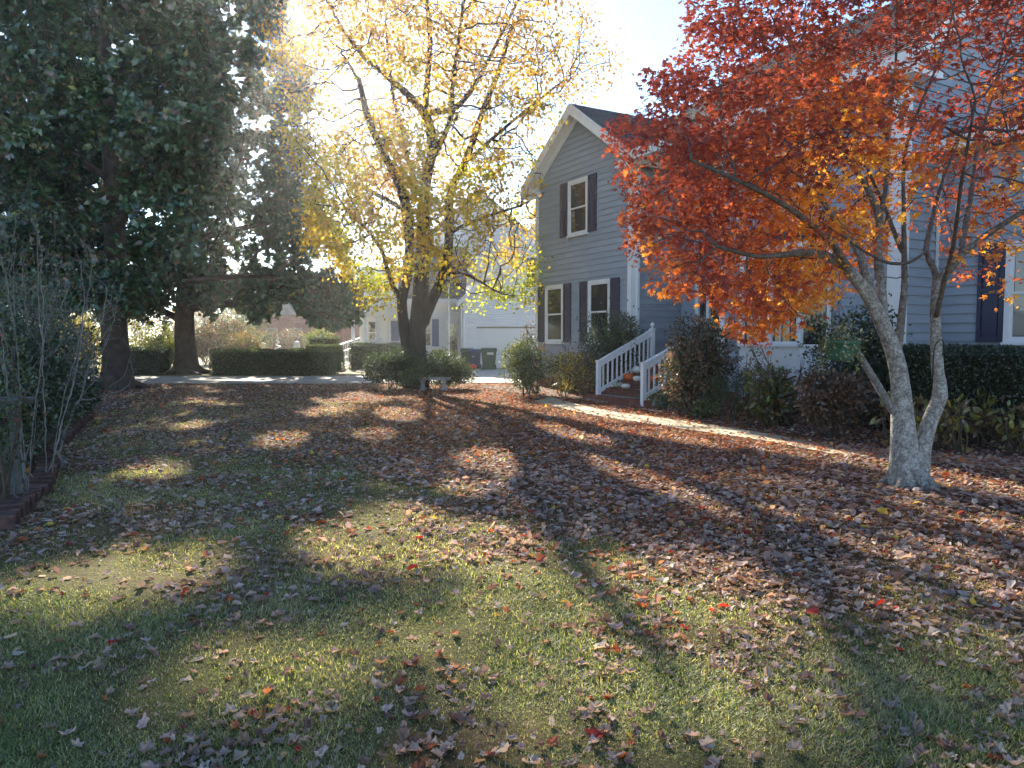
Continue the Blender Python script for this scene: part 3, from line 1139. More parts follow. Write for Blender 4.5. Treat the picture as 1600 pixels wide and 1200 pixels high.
# front door with side light
d = MB()
for x0, x1 in ((-15.62, -15.5), (-15.2, -15.08), (-14.12, -14.0)):
    face_box(d, 'front', TC, x0, x1, 0, .09, .85, 3.0)
face_box(d, 'front', TC, -15.62, -14.0, 0, .1, 3.0, 3.12)
df = d.build('door_frame', M['trim'], house)
d = MB()
face_box(d, 'front', TC, -15.5, -15.2, 0.0, .02, .95, 2.98)
d.build('pane', M['pane'], df)
d = MB()
face_box(d, 'front', TC, -15.08, -14.12, 0.0, .03, .87, 3.0)
dr = d.build('door', M['door'], house)
for z0, z1 in ((1.05, 1.75), (1.9, 2.85)):
    for x0, x1 in ((-15.0, -14.65), (-14.55, -14.2)):
        d = MB()
        face_box(d, 'front', TC, x0, x1, 0.03, .045, z0, z1)
        d.build('panel', M['door'], dr)
MB().lathe(st(-14.2, TC + .07, 1.85), [(0, -.03), (.03, -.02), (.035, 0), (.03, .02), (0, .03)], 10).build('handle', M['iron'], dr)
MB().hexa([st(-16.28, TC, .3), st(-12.92, TC, .3), st(-12.92, TA + .1, .3), st(-16.28, TA + .1, .3),
           st(-16.28, TC, .85), st(-12.92, TC, .85), st(-12.92, TA + .1, .85), st(-16.28, TA + .1, .85)]).build('landing', M['brick'], house)

# wreath on the door
wr_ = thing('door_wreath', 'dark green leafy wreath hanging on the front door beside the entry steps', 'wreath', st(-14.6, TC + .1, 2.35))
n = 500
a = R.uniform(0, 2 * math.pi, n)
q = R.uniform(-.07, .07, (n, 3))
pp = np.array([st(-14.6 + .24 * math.cos(x) + dx, TC + .1 + abs(dy), 2.35 + .3 * math.sin(x) + dz) for x, (dx, dy, dz) in zip(a, q)])
V, F, C = scatter(*T_DIAMOND, pp, rot_frames(n, [0, -1, 0]), R.uniform(.05, .1, n), palette(n, [(.02, .05, .02), (.04, .08, .03)]))
mesh_np('foliage', V, F, M['foliage'], wr_, C)

# ---------------------------------------------------------------- steps, railings, pumpkins
S0, S1, NSTEP, RISE, TREAD, TST = -15.55, -13.35, 4, 0.17, 0.36, -11.05
steps = thing('brick_steps', 'red brick entry steps rising to the front door between white railings', 'steps', st(-14.5, -11.5))
for k in range(NSTEP + 1):
    t1 = TST - k * TREAD
    ext = 0.25 if k == 0 else 0
    z1 = RISE * (k + 1)
    if k == NSTEP: z1 = 0.85
    core = MB()
    if k == 0:   # bowed lowest step
        poly = [(S0 - ext, t1 - TREAD)] + [(S0 - ext + (S1 - S0 + 2 * ext) * i / 10, t1 + .18 * math.sin(math.pi * i / 10)) for i in range(11)] + [(S1 + ext, t1 - TREAD)]
        prism(core, poly[::-1], -0.1, z1 - 0.012)
        core.build('step', M['mortar'], steps)
    else:
        sbox(core, S0, S1, TA - .1 if k == NSTEP else t1 - TREAD - .02, t1 - .012, -0.1, z1 - 0.012)
        core.build('step', M['mortar'], steps)
    # header bricks standing on edge along the nosing, stretchers below
    bk = MB()
    s = S0 - ext
    j = 0
    while s < S1 + ext - .06:
        f_ = (s - S0 + ext) / (S1 - S0 + 2 * ext)
        tt = t1 + (.18 * math.sin(math.pi * min(max(f_, 0), 1)) if k == 0 else 0)
        dz = R.uniform(-.002, .003)
        sbox(bk, s + .005, s + .062, tt - .2, tt + .012, z1 - .1, z1 + dz)
        if j % 3 == 0:
            sbox(bk, s + .005, s + .19, tt - .1, tt + .008, z1 - RISE + .005, z1 - .107)
        s += .066
        j += 1
    tag(bk.build('bricks', M['brick'], steps), kind='stuff')


def railing(name, label, s, t0, zb0, zt0, t1, zb1, zt1, lead=0.0):
    r = thing(name, label, 'railing', st(s, t0), 'white railings of the entry steps')
    h = 0.05
    for (tt, zb, zt, nm) in ((t0, zb0, zt0, 0), (t1, zb1, zt1, 1)):
        m = MB()
        sbox(m, s - h, s + h, tt - h, tt + h, zb, zt)
        sbox(m, s - h - .012, s + h + .012, tt - h - .012, tt + h + .012, zt, zt + .03)
        po = m.build('post', M['trim'], r)
        if nm == 1:
            c = st(s, tt, zt + .03)
            MB().lathe(c, [(.03, 0), (.02, .03), (.025, .04), (.05, .07), (.055, .1), (.045, .135), (.02, .155), (0, .16)], 14).build('finial', M['trim'], po, smooth=True)
    def bar(off0, off1, w_, nm):
        m = MB()
        a, b_ = t0 - h, t1 + h
        f0, f1 = h / (t0 - t1), 1 - h / (t0 - t1)
        za0, za1 = zt0 + (zt1 - zt0) * f0, zt0 + (zt1 - zt0) * f1
        m.hexa([st(s - w_, a, za0 + off0), st(s + w_, a, za0 + off0), st(s + w_, b_, za1 + off0), st(s - w_, b_, za1 + off0),
                st(s - w_, a, za0 + off1), st(s + w_, a, za0 + off1), st(s + w_, b_, za1 + off1), st(s - w_, b_, za1 + off1)])
        m.build(nm, M['trim'], r)
    bar(-0.16, -0.02, .03, 'top_rail')
    bar(-0.02, 0.02, .055, 'rail_cap')
    bar(-0.82, -0.72, .03, 'bottom_rail')
    nb = 11
    for i in range(nb):
        f_ = (i + 1) / (nb + 1)
        tt = t0 + (t1 - t0) * f_
        z = zt0 + (zt1 - zt0) * f_
        m = MB()
        sl_ = (zt1 - zt0) / (t1 - t0)
        m.hexa([st(s - .018, tt - .018, z - .72 - .018 * sl_), st(s + .018, tt - .018, z - .72 - .018 * sl_), st(s + .018, tt + .018, z - .72 + .018 * sl_), st(s - .018, tt + .018, z - .72 + .018 * sl_),
                st(s - .018, tt - .018, z - .16 - .018 * sl_), st(s + .018, tt - .018, z - .16 - .018 * sl_), st(s + .018, tt + .018, z - .16 + .018 * sl_), st(s - .018, tt + .018, z - .16 + .018 * sl_)])
        m.build('baluster', M['trim'], r)
    return r


railing('stair_railing', 'white stair railing with ball finial on the side of the steps by the gabled wing', -15.45, -11.2, 0.15, 1.02, -12.95, 0.85, 1.84)
railing('stair_railing', 'white stair railing half hidden behind the brown hydrangea beside the steps', -13.42, -11.0, 0.0, 1.02, -12.9, 0.85, 1.84)


def st_for(x, t):
    """s of the point on line t seen in column x"""
    k = (x - 800) / FPX
    return (k * t * NN[1] - t * NN[0]) / (UU[0] - k * UU[1])


def pumpkin(x, t, z, r, mat, label, squash=.75):
    s = st_for(x, t)
    p = st(s, t, z)
    o = thing('pumpkin', label, 'pumpkin', p, 'pumpkins and gourds on the entry steps')
    k, prof = 28, 9
    V = []
    for j in range(prof):
        ph = math.pi * (j / (prof - 1)) - math.pi / 2
        for i in range(k):
            a = 2 * math.pi * i / k
            rr = r * math.cos(ph) * (1 + .08 * abs(math.cos(a * 4)) - .04)
            zz = r * squash * (1 + math.sin(ph)) * (1 - .12 * max(0, math.sin(ph)) * (1 - math.cos(ph)))
            V.append([p[0] + rr * math.cos(a), p[1] + rr * math.sin(a), z + zz])
    Q = [[j * k + i, j * k + (i + 1) % k, (j + 1) * k + (i + 1) % k, (j + 1) * k + i] for j in range(prof - 1) for i in range(k)]
    mesh_np('body', V, np.array(Q), M[mat], o, smooth=True)
    MB().tube([p + [0, 0, r * squash * 1.8], p + [r * .05, 0, r * squash * 2.1], p + [r * .2, 0, r * squash * 2.3]], [r * .13, r * .09, r * .1], 7).build('stem', M['stem'], o)
    return o


tt = [TST - k * TREAD for k in range(5)]
pumpkin(983, tt[2] - .15, RISE * 3 + .003, .15, 'pumpkin', 'orange pumpkin on the middle step')
pumpkin(996, tt[2] - .13, RISE * 3 + .003, .11, 'white_pumpkin', 'round cream pumpkin beside the orange one on the middle step')
pumpkin(978, tt[1] - .14, RISE * 2 + .003, .12, 'white_pumpkin', 'squat ribbed cream pumpkin on the lower step below the orange one', .6)
pumpkin(966, tt[1] - .17, RISE * 2 + .003, .12, 'gourd', 'grey-green striped gourd on the lower step next to the railing')
pumpkin(957, tt[1] - .15, RISE * 2 + .003, .06, 'white_pumpkin', 'smallest cream gourd beside the railing on the lower step')
pumpkin(997, tt[3] - .14, RISE * 4 + .003, .15, 'white_pumpkin', 'largest cream pumpkin on the step above the orange one')
pumpkin(1021, tt[2] - .2, RISE * 3 + .003, .13, 'pumpkin', 'orange pumpkin seen through the balusters of the half hidden railing')


# ================================================================ NEIGHBOURS
def lapwall(mb, x0, x1, y, z0, z1fn, e=0.125, holes=()):
    """vinyl siding on a wall facing the camera, every course proud of the one above; z1fn(x) gives the top"""
    zmax = max(z1fn(x0), z1fn(x1), z1fn((x0 + x1) / 2))
    z = z0
    while z < zmax - .01:
        zt = z + e
        xs = np.linspace(x0, x1, 60)
        ok = xs[[z1fn(x) >= zt - .02 for x in xs]]
        if len(ok) == 0: break
        segs = [(ok[0], ok[-1])]
        for (a, b, c, d) in holes:
            if zt > c and z < d:
                ns = []
                for g in segs:
                    if b <= g[0] or a >= g[1]: ns.append(g); continue
                    if a > g[0]: ns.append((g[0], a))
                    if b < g[1]: ns.append((b, g[1]))
                segs = ns
        for g0, g1 in segs:
            mb.hexa([[g0, y - .055, z + .012], [g1, y - .055, z + .012], [g1, y, z], [g0, y, z], [g0, y - .004, zt], [g1, y - .004, zt], [g1, y, zt], [g0, y, zt]])
        z = zt
    return mb


nh = thing('white_house', 'white clapboard neighbour house with garage, blue shutters and columned porch behind the yellow tree', 'house', (-2, 43, 0))
GY = 41.0
gtop = lambda x: 3.8 + max(0, min(x + 2.6, 7.6 - x)) * 1.0
wv = MB()
wv.box(-2.6, 7.6, GY + .002, GY + 9, 0, 3.8)
wv.hexa([[-2.6, GY + .002, 3.8], [7.6, GY + .002, 3.8], [7.6, GY + 9, 3.8], [-2.6, GY + 9, 3.8], [2.49, GY + .002, 8.9], [2.51, GY + .002, 8.9], [2.51, GY + 9, 8.9], [2.49, GY + 9, 8.9]])
gw = wv.build('wall', M['white_siding'], nh)
hz = (-1.95, 3.1, 0, 2.3)
hw = (.72, 1.42, 4.38, 6.15)
tag(lapwall(MB(), -2.6, 7.6, GY, .1, gtop, holes=(hz, hw)).build('siding', M['white_siding'], gw), kind='stuff')
g = MB()
for x0, x1, z0, z1 in ((-2.6, -2.48, 0, 3.8), (-2.05, -1.93, 0, 2.35), (-1.93, 3.1, 2.25, 2.36)):
    pass
MB().box(-2.64, -2.5, GY - .05, GY + .001, 0, 3.8).build('corner_board', M['trim'], nh)
MB().box(-1.95, 3.1, GY - .04, GY + .001, 2.22, 2.3).build('lintel', M['tan_roof'], nh)
gd = thing_door = MB().box(-1.9, 3.05, GY - .01, GY + .001, 0.05, 2.22).build('garage_door', M['garage'], nh)
for i in range(4):
    z0 = .07 + i * .54
    for j in range(4):
        x0 = -1.85 + j * 1.225
        MB().box(x0 + .03, x0 + 1.19, GY - .03, GY - .011, z0 + .04, z0 + .5).build('panel', M['garage'], gd)


def small_window(par, x0, x1, y, z0, z1, shut=False, mat='trim'):
    f = MB()
    for a, b, c, d in ((x0, x0 + .08, z0, z1), (x1 - .08, x1, z0, z1), (x0 + .08, x1 - .08, z0, z0 + .08), (x0 + .08, x1 - .08, z1 - .08, z1), (x0 + .08, x1 - .08, (z0 + z1) / 2 - .03, (z0 + z1) / 2 + .03)):
        f.box(a, b, y - .06, y - .001, c, d)
    w_ = f.build('window', M[mat], par)
    MB().box(x0 + .08, x1 - .08, y - .03, y - .02, z0 + .08, z1 - .08).build('pane', M['pane'], w_)
    if shut:
        MB().box(x0 - .42, x0 - .02, y - .06, y - .001, z0, z1).build('shutter', M['blue_shutter'], par)
        MB().box(x1 + .02, x1 + .42, y - .06, y - .001, z0, z1).build('shutter', M['blue_shutter'], par)
    return w_


small_window(nh, .72, 1.42, GY, 4.38, 6.15)
# garage roof
for sgn in (-1, 1):
    e0 = 2.5 - sgn * 5.5
    m = MB()
    n = 22
    for i in range(n):
        a0, a1 = e0 + (2.5 - e0) * i / n, e0 + (2.5 - e0) * (i + 1) / n
        z0, z1 = 3.42 + 5.5 * i / n, 3.42 + 5.5 * (i + 1) / n
        q = [[a0, GY - .4, z0], [a1, GY - .4, z1], [a1, GY + 9, z1], [a0, GY + 9, z0], [a0, GY - .4, z0 + .2], [a1, GY - .4, z1 + .17], [a1, GY + 9, z1 + .17], [a0, GY + 9, z0 + .2]]
        m.hexa(q)
    m.build('roof', M['roof'], nh)
    MB().hexa([[e0, GY - .43, 3.3], [2.5, GY - .43, 8.8], [2.5, GY - .402, 8.8], [e0, GY - .402, 3.3],
               [e0, GY - .43, 3.62], [2.5, GY - .43, 9.12], [2.5, GY - .402, 9.12], [e0, GY - .402, 3.62]]).build('rake_board', M['trim'], nh)
for x in (-2.78, -2.66):
    MB().tube([[x, GY - .1, .1], [x, GY - .1, 3.5]], .045, 8).build('downspout', M['trim'], nh)
# main body, set back
BYY = 43.6
wv = MB().box(-6.4, -2.6, BYY + .002, 52, 0, 3.9).build('wall', M['white_siding'], nh)
tag(lapwall(MB(), -6.4, -2.62, BYY, .3, lambda x: 3.8, holes=((-5.7, -4.6, 1.1, 2.9), (-3.95, -3.0, .3, 2.75))).build('siding', M['white_siding'], wv), kind='stuff')
m = MB()
for i in range(24):
    y0, y1 = BYY - .5 + 5.4 * i / 24, BYY - .5 + 5.4 * (i + 1) / 24
    z0, z1 = 3.75 + 4.9 * i / 24, 3.75 + 4.9 * (i + 1) / 24
    m.hexa([[-6.7, y0, z0], [-2.7, y0, z0], [-2.7, y1, z1], [-6.7, y1, z1], [-6.7, y0, z0 + .17], [-2.7, y0, z0 + .17], [-2.7, y1, z1 + .14], [-6.7, y1, z1 + .14]])
m.build('roof', M['roof'], nh)
MB().box(-6.7, -2.85, BYY - .6, BYY - .502, 3.7, 3.95).build('gutter', M['trim'], nh)
small_window(nh, -5.6, -4.7, BYY, 1.2, 2.8, True)
dd = MB().box(-3.9, -3.05, BYY - .05, BYY - .001, .3, 2.7).build('door', M['trim'], nh)
MB().box(-3.75, -3.2, BYY - .06, BYY - .051, .6, 2.5).build('panel', M['pane'], dd)
# upper storey gable
ut = lambda x: 8.3 + max(0, min(x + 4.9, .9 - x)) * 1.0 * .85
wv = MB()
wv.box(-4.9, .9, 47.002, 52, 5, 8.3)
wv.hexa([[-4.9, 47.002, 8.3], [.9, 47.002, 8.3], [.9, 52, 8.3], [-4.9, 52, 8.3], [-2.01, 47.002, 10.77], [-1.99, 47.002, 10.77], [-1.99, 52, 10.77], [-2.01, 52, 10.77]])
uw = wv.build('wall', M['white_siding'], nh)
tag(lapwall(MB(), -4.9, .9, 47, 5.5, ut).build('siding', M['white_siding'], uw), kind='stuff')
for sgn in (-1, 1):
    e0 = -2 - sgn * 3.3
    z00 = 10.8 - 3.3 * .85
    MB().hexa([[e0, 46.7, z00], [-2, 46.7, 10.8], [-2, 52, 10.8], [e0, 52, z00], [e0, 46.7, z00 + .18], [-2, 46.7, 10.98], [-2, 52, 10.98], [e0, 52, z00 + .18]]).build('roof', M['roof'], nh)
# columned porch with a balcony above
pz, px0, px1, py = .75, -9.7, -6.5, 44.6
MB().box(px0, px1, py, 48, 0, pz).build('porch_floor', M['trim'], nh)
MB().box(px0, px1, py - .1, 48, 3.05, 3.55).build('beam', M['trim'], nh)
for x in np.linspace(px0 + .15, px1 - .15, 5):
    MB().lathe([x, py + .12, pz], [(.16, 0), (.16, .1), (.12, .13), (.11, 1.2), (.1, 2.15), (.15, 2.2), (.15, 2.3)], 12).build('column', M['trim'], nh, smooth=False)
MB().box(px0, px1, 47.3, 47.6, .7, 6.2).build('wall', M['white_siding'], nh)
small_window(nh, -9.2, -8.4, 47.3, 1.3, 2.8)
pd = MB().box(-7.9, -7.1, 47.24, 47.29, .76, 2.8).build('door', M['blue_shutter'], nh)
for lz, nm in ((3.55, 'balcony_railing'), (pz, 'porch_railing')):
    rr = MB()
    rr.box(px0, px1, py + .08, py + .14, lz + .72, lz + .78)
    rr.box(px0, px1, py + .08, py + .14, lz + .1, lz + .14)
    for x in np.arange(px0 + .06, px1, .14):
        rr.box(x - .018, x + .018, py + .09, py + .13, lz + .14, lz + .72)
    rr.build(nm, M['trim'], nh)
ps = thing('stair_railing', 'white porch stair railing at the neighbour house between the clipped hedges', 'railing', (-8.9, 40.5, 0))
for (yy, x_off) in ((40.6, 0), (43.2, 1.6)):
    pass
P0, P1 = np.array([-9.2, 40.6, 0]), np.array([-7.9, 44.9, .75])
for off in (0, -1.25):
    a, b = P0 + [off * .0, 0, 0] + [off, 0, 0], P1 + [off, 0, 0]
    for f_ in (0, .33, .66, 1):
        p = a + (b - a) * f_
        MB().box(p[0] - .05, p[0] + .05, p[1] - .05, p[1] + .05, p[2] - .1, p[2] + 1.0).build('post', M['trim'], ps)
    for h0 in (.95, .12):
        MB().tube([a + [0, 0, h0], b + [0, 0, h0]], .045, 6).build('rail', M['trim'], ps)
    for f_ in np.arange(.05, 1, .055):
        p = a + (b - a) * f_
        MB().box(p[0] - .018, p[0] + .018, p[1] - .018, p[1] + .018, p[2] + .12, p[2] + .95).build('baluster', M['trim'], ps)

lp = thing('white_pole', 'thin white metal pole standing in front of the white neighbour house', 'pole', (-3.4, 40.0, 0))
MB().tube([[-3.4, 40, 0], [-3.4, 40, 2.4], [-3.4, 40, 4.4]], [.05, .04, .035], 8).build('shaft', M['trim'], lp)
MB().lathe([-3.4, 40, 4.4], [(.035, 0), (.07, .04), (.07, .1), (0, .14)], 10).build('cap', M['trim'], lp)

# far brick house and chimney
bh = thing('brick_house', 'red brick house far behind the clipped hedge and under the dark magnolia', 'house', (-24, 72, 0))
x0, x1 = px(400, 500, 70)[0], px(505, 500, 70)[0]
bw = MB().box(x0, x1 + 6, 70, 82, 0, 4.0).build('wall', M['brick'], bh)
for i in range(24):
    pass
tag(lapwall(MB(), x0, x1 + 6, 69.99, 0, lambda x: 3.9, e=.2).build('brick_courses', M['brick'], bw), kind='stuff')
MB().hexa([[x0 - .5, 69.5, 3.9], [x1 + 6.5, 69.5, 3.9], [x1 + 6.5, 82, 3.9], [x0 - .5, 82, 3.9], [x0 - .5, 75.5, 7.2], [x1 + 6.5, 75.5, 7.2], [x1 + 6.5, 76, 7.2], [x0 - .5, 76, 7.2]]).build('roof', M['roof'], bh)
for a in (425, 462):
    X = px(a, 530, 69.9)[0]
    small_window(bh, X - .6, X + .6, 69.9, 1.0, 2.7, mat='stone')
X = px(524, 480, 66)[0]
ch = MB().box(X - .6, X + .6, 66, 67.2, 0, 5.2)
ch.box(X - .7, X + .7, 65.9, 67.3, 4.7, 4.95)
c_ = ch.build('chimney', M['brick'], bh)

# ================================================================ THINGS ON THE DRIVE AND IN THE YARD
def bin_(name, label, x, y, mat, wd=.62, h=1.12, rz=0.0, group='wheeled bins on the driveway'):
    o = thing(name, label, 'bin', (x, y, .046), group)
    z = .046
    b = MB()
    w0, w1, d0, d1 = wd * .38, wd * .5, .26, .34
    b.hexa([[x - w0, y - d0, z + .03], [x + w0, y - d0, z + .03], [x + w0, y + d0, z + .03], [x - w0, y + d0, z + .03],
            [x - w1, y - d1, z + h * .88], [x + w1, y - d1, z + h * .88], [x + w1, y + d1, z + h * .88], [x - w1, y + d1, z + h * .88]])
    b.box(x - w1 - .02, x + w1 + .02, y - d1 - .02, y + d1 + .02, z + h * .82, z + h * .9)
    b.build('body', M[mat], o)
    l = MB()
    l.hexa([[x - w1 - .03, y - d1 - .05, z + h * .9 + .002], [x + w1 + .03, y - d1 - .05, z + h * .9 + .002], [x + w1 + .03, y + d1, z + h * .9 + .002], [x - w1 - .03, y + d1, z + h * .9 + .002],
            [x - w1, y - d1, z + h * .96], [x + w1, y - d1, z + h * .96], [x + w1, y + d1, z + h], [x - w1, y + d1, z + h]])
    l.build('lid', M[mat], o)
    MB().tube([[x - w1 + .04, y + d1 + .06, z + h * .87], [x + w1 - .04, y + d1 + .06, z + h * .87]], .02, 8).build('handle', M[mat], o)
    for sx in (-1, 1):
        MB().tube([[x + sx * (w0 + .01), y + d0, z + .12], [x + sx * (w0 + .07), y + d0, z + .12]], .12, 14).build('wheel', M['iron'], o)
    return o


b1 = bin_('wheeled_bin', 'green wheeled bin with a white printed patch standing before the garage door', px(764, 560, 38.6)[0], 38.6, 'green_plastic', .78, 1.12)
bx = px(766, 560, 38.6)[0]
pt_ = MB()
yf = 38.6 - .31
pt_.box(bx - .14, bx + .17, yf - .035, yf - .024, .82, .93).build('print_patch', M['trim'], b1)
for i, (a, b_) in enumerate(((-.11, .14), (-.1, .12), (-.08, .13))):
    MB().box(bx + a, bx + b_, yf - .04, yf - .036, .84 + i * .028, .85 + i * .028).build('lettering', M['green_plastic'], b1)
bin_('wheeled_bin', 'blue wheeled bin squeezed between two green bins', px(743, 560, 39.3)[0], 39.35, 'blue_plastic', .55, 1.06)
bin_('wheeled_bin', 'green wheeled bin half hidden behind the shrub beside the blue bin', px(732, 560, 39.2)[0] - .12, 39.9, 'green_plastic', .62, 1.1)
tx, ty = px(738, 570, 37.6)[0], 37.6
toy = thing('plastic_toy', 'small red and white plastic object lying on the drive beside the bins', 'toy', (tx, ty, .046))
MB().lathe([tx, ty, .1], [(.0, 0), (.16, .02), (.2, .1), (.17, .2), (.06, .26), (0, .27)], 14, 1.2, .8).build('body', M['red_plastic'], toy, smooth=True)
MB().lathe([tx - .2, ty - .1, .046], [(.0, 0), (.12, .0), (.12, .08), (0, .09)], 12).build('base', M['white_pumpkin'], toy)

# stone bench
bc = gnd(679, 610)
bn = thing('stone_bench', 'weathered stone garden bench standing before the dark shrub under the yellow tree', 'bench', bc)
bxx, byy = bc[0], bc[1]
MB().box(bxx - .48, bxx + .5, byy - .18, byy + .2, .34, .41).build('seat', M['stone'], bn)
for dx in (-.36, .3):
    leg = MB()
    prof = [(.13, 0), (.13, .05), (.08, .1), (.07, .2), (.1, .28), (.12, .34)]
    for (w0, z0), (w1, z1) in zip(prof[:-1], prof[1:]):
        leg.hexa([[bxx + dx - w0 * .75, byy - w0, z0], [bxx + dx + w0 * .75, byy - w0, z0], [bxx + dx + w0 * .75, byy + w0, z0], [bxx + dx - w0 * .75, byy + w0, z0],
                  [bxx + dx - w1 * .75, byy - w1, z1], [bxx + dx + w1 * .75, byy - w1, z1], [bxx + dx + w1 * .75, byy + w1, z1], [bxx + dx - w1 * .75, byy + w1, z1]])
    leg.build('leg', M['stone'], bn)

# bird bath in the planting bed
bb = px(21, 625, 6.9)
q = thing('bird_bath', 'small grey stone bird bath among bare twigs in the bed behind the brick edging', 'bird bath', (bb[0], bb[1], 0.03))
MB().lathe([bb[0], bb[1], .03], [(.11, 0), (.11, .05), (.05, .1), (.035, .4), (.04, .75), (.07, bb[2] - .1)], 14).build('pedestal', M['dark_stone'], q, smooth=True)
MB().lathe([bb[0], bb[1], bb[2] - .07], [(.08, 0), (.14, .03), (.17, .07), (.17, .09), (.15, .09), (.05, .05), (0, .045)], 20).build('basin', M['dark_stone'], q, smooth=True)

# white spiral garland tree, draped figure, sign and post beyond the hedge
def at_(x, D): return px(x, 540, D)[0]
D_ = 46
X = at_(434, D_)
dt = thing('spiral_garland', 'tall white spiral light garland shaped like a tree behind the hedge', 'decoration', (X, D_, 0))
a = np.linspace(0, 2 * math.pi * 7, 160)
f_ = a / a[-1]
MB().tube(np.stack([X + .36 * (1 - f_) * np.cos(a), D_ + .36 * (1 - f_) * np.sin(a), .1 + 1.85 * f_], 1), .035, 5).build('spiral', M['trim'], dt)
MB().tube([[X, D_, 0], [X, D_, 2.0]], .02, 6).build('pole', M['trim'], dt)
X = at_(464, D_)
gh = thing('draped_figure', 'white lumpy draped yard ornament behind the hedge beside the thin post', 'ornament', (X, D_, 0))
MB().lathe([X, D_, 0], [(.42, 0), (.4, .4), (.33, .8), (.22, 1.05), (.2, 1.2), (.2, 1.35), (.12, 1.48), (0, 1.52)], 13, 1, .8).build('cloth', M['trim'], gh)
MB().lathe([X - .26, D_ - .1, .7], [(0, -.3), (.12, -.2), (.13, 0), (.07, .2), (0, .22)], 9).build('sleeve', M['trim'], gh)
X = at_(474.5, 44)
pz_ = thing('mailbox_post', 'plain pale wooden post rising above the hedge next to the white ornament', 'post', (X, 44, 0))
MB().box(X - .06, X + .06, 43.94, 44.06, 0, 1.72).build('shaft', M['white_pumpkin'], pz_)
MB().box(X - .08, X + .08, 43.92, 44.08, 1.72, 1.76).build('cap', M['white_pumpkin'], pz_)
X = at_(412, 43)
sg = thing('yard_sign', 'small white tilted yard sign behind the long clipped hedge', 'sign', (X, 43, 0))
MB().hexa([[X - .14, 42.98, .9], [X + .1, 42.98, .85], [X + .1, 43.02, .85], [X - .14, 43.02, .9], [X - .1, 42.98, 1.42], [X + .12, 42.98, 1.38], [X + .12, 43.02, 1.38], [X - .1, 43.02, 1.42]]).build('board', M['trim'], sg)
MB().box(X - .02, X + .02, 43.03, 43.06, 0, 1.3).build('stake', M['iron'], sg)

# brick edging of the bed: bricks laid one by one
be = thing('brick_edging', 'curved row of weathered red bricks edging the planting bed beside the lawn', 'edging', (bed_edge[0][0], bed_edge[0][1], 0))
EP, _ = subdiv_path(bed_edge, np.ones(len(bed_edge)), 0.1)
brick_me = None
SHB = []
for v in range(4):
    m = MB()
    j = R.uniform(-.006, .006, (8, 3))
    m.hexa(np.array([[-.1, -.045, 0], [.1, -.045, 0], [.1, .045, 0], [-.1, .045, 0], [-.1, -.045, .13], [.1, -.045, .13], [.1, .045, .13], [-.1, .045, .13]]) + j)
    o = m.build('brick', M['old_brick'])
    SHB.append(o.data)
    bpy.data.objects.remove(o)
for i in range(len(EP) - 1):
    p, q_ = EP[i], EP[i + 1]
    o = link('brick', SHB[i % 4], be)
    o.location = tuple(p + [R.uniform(-.012, .012), R.uniform(-.012, .012), R.uniform(-.015, .015)] - wloc(be) + [0, 0, -.01])
    ang = math.atan2(q_[1] - p[1], q_[0] - p[0])
    o.rotation_euler = (R.uniform(-.08, .08), R.uniform(-.08, .08), ang + math.pi / 2 + R.uniform(-.07, .07))
tag(be, None)


# ================================================================ SHRUBS AND HEDGES
GREEN = [(.03, .06, .018), (.05, .085, .025), (.07, .11, .035)]
DARK = [(.018, .036, .014), (.03, .055, .02), (.045, .07, .025)]
LIME = [(.16, .2, .035), (.24, .26, .05), (.1, .14, .03)]
YELLOW = [(.4, .3, .04), (.5, .38, .05), (.3, .27, .06)]
BROWNLEAF = [(.09, .05, .03), (.15, .085, .05), (.2, .12, .08)]
PINKISH = [(.3, .18, .14), (.24, .14, .1), (.16, .09, .06)]


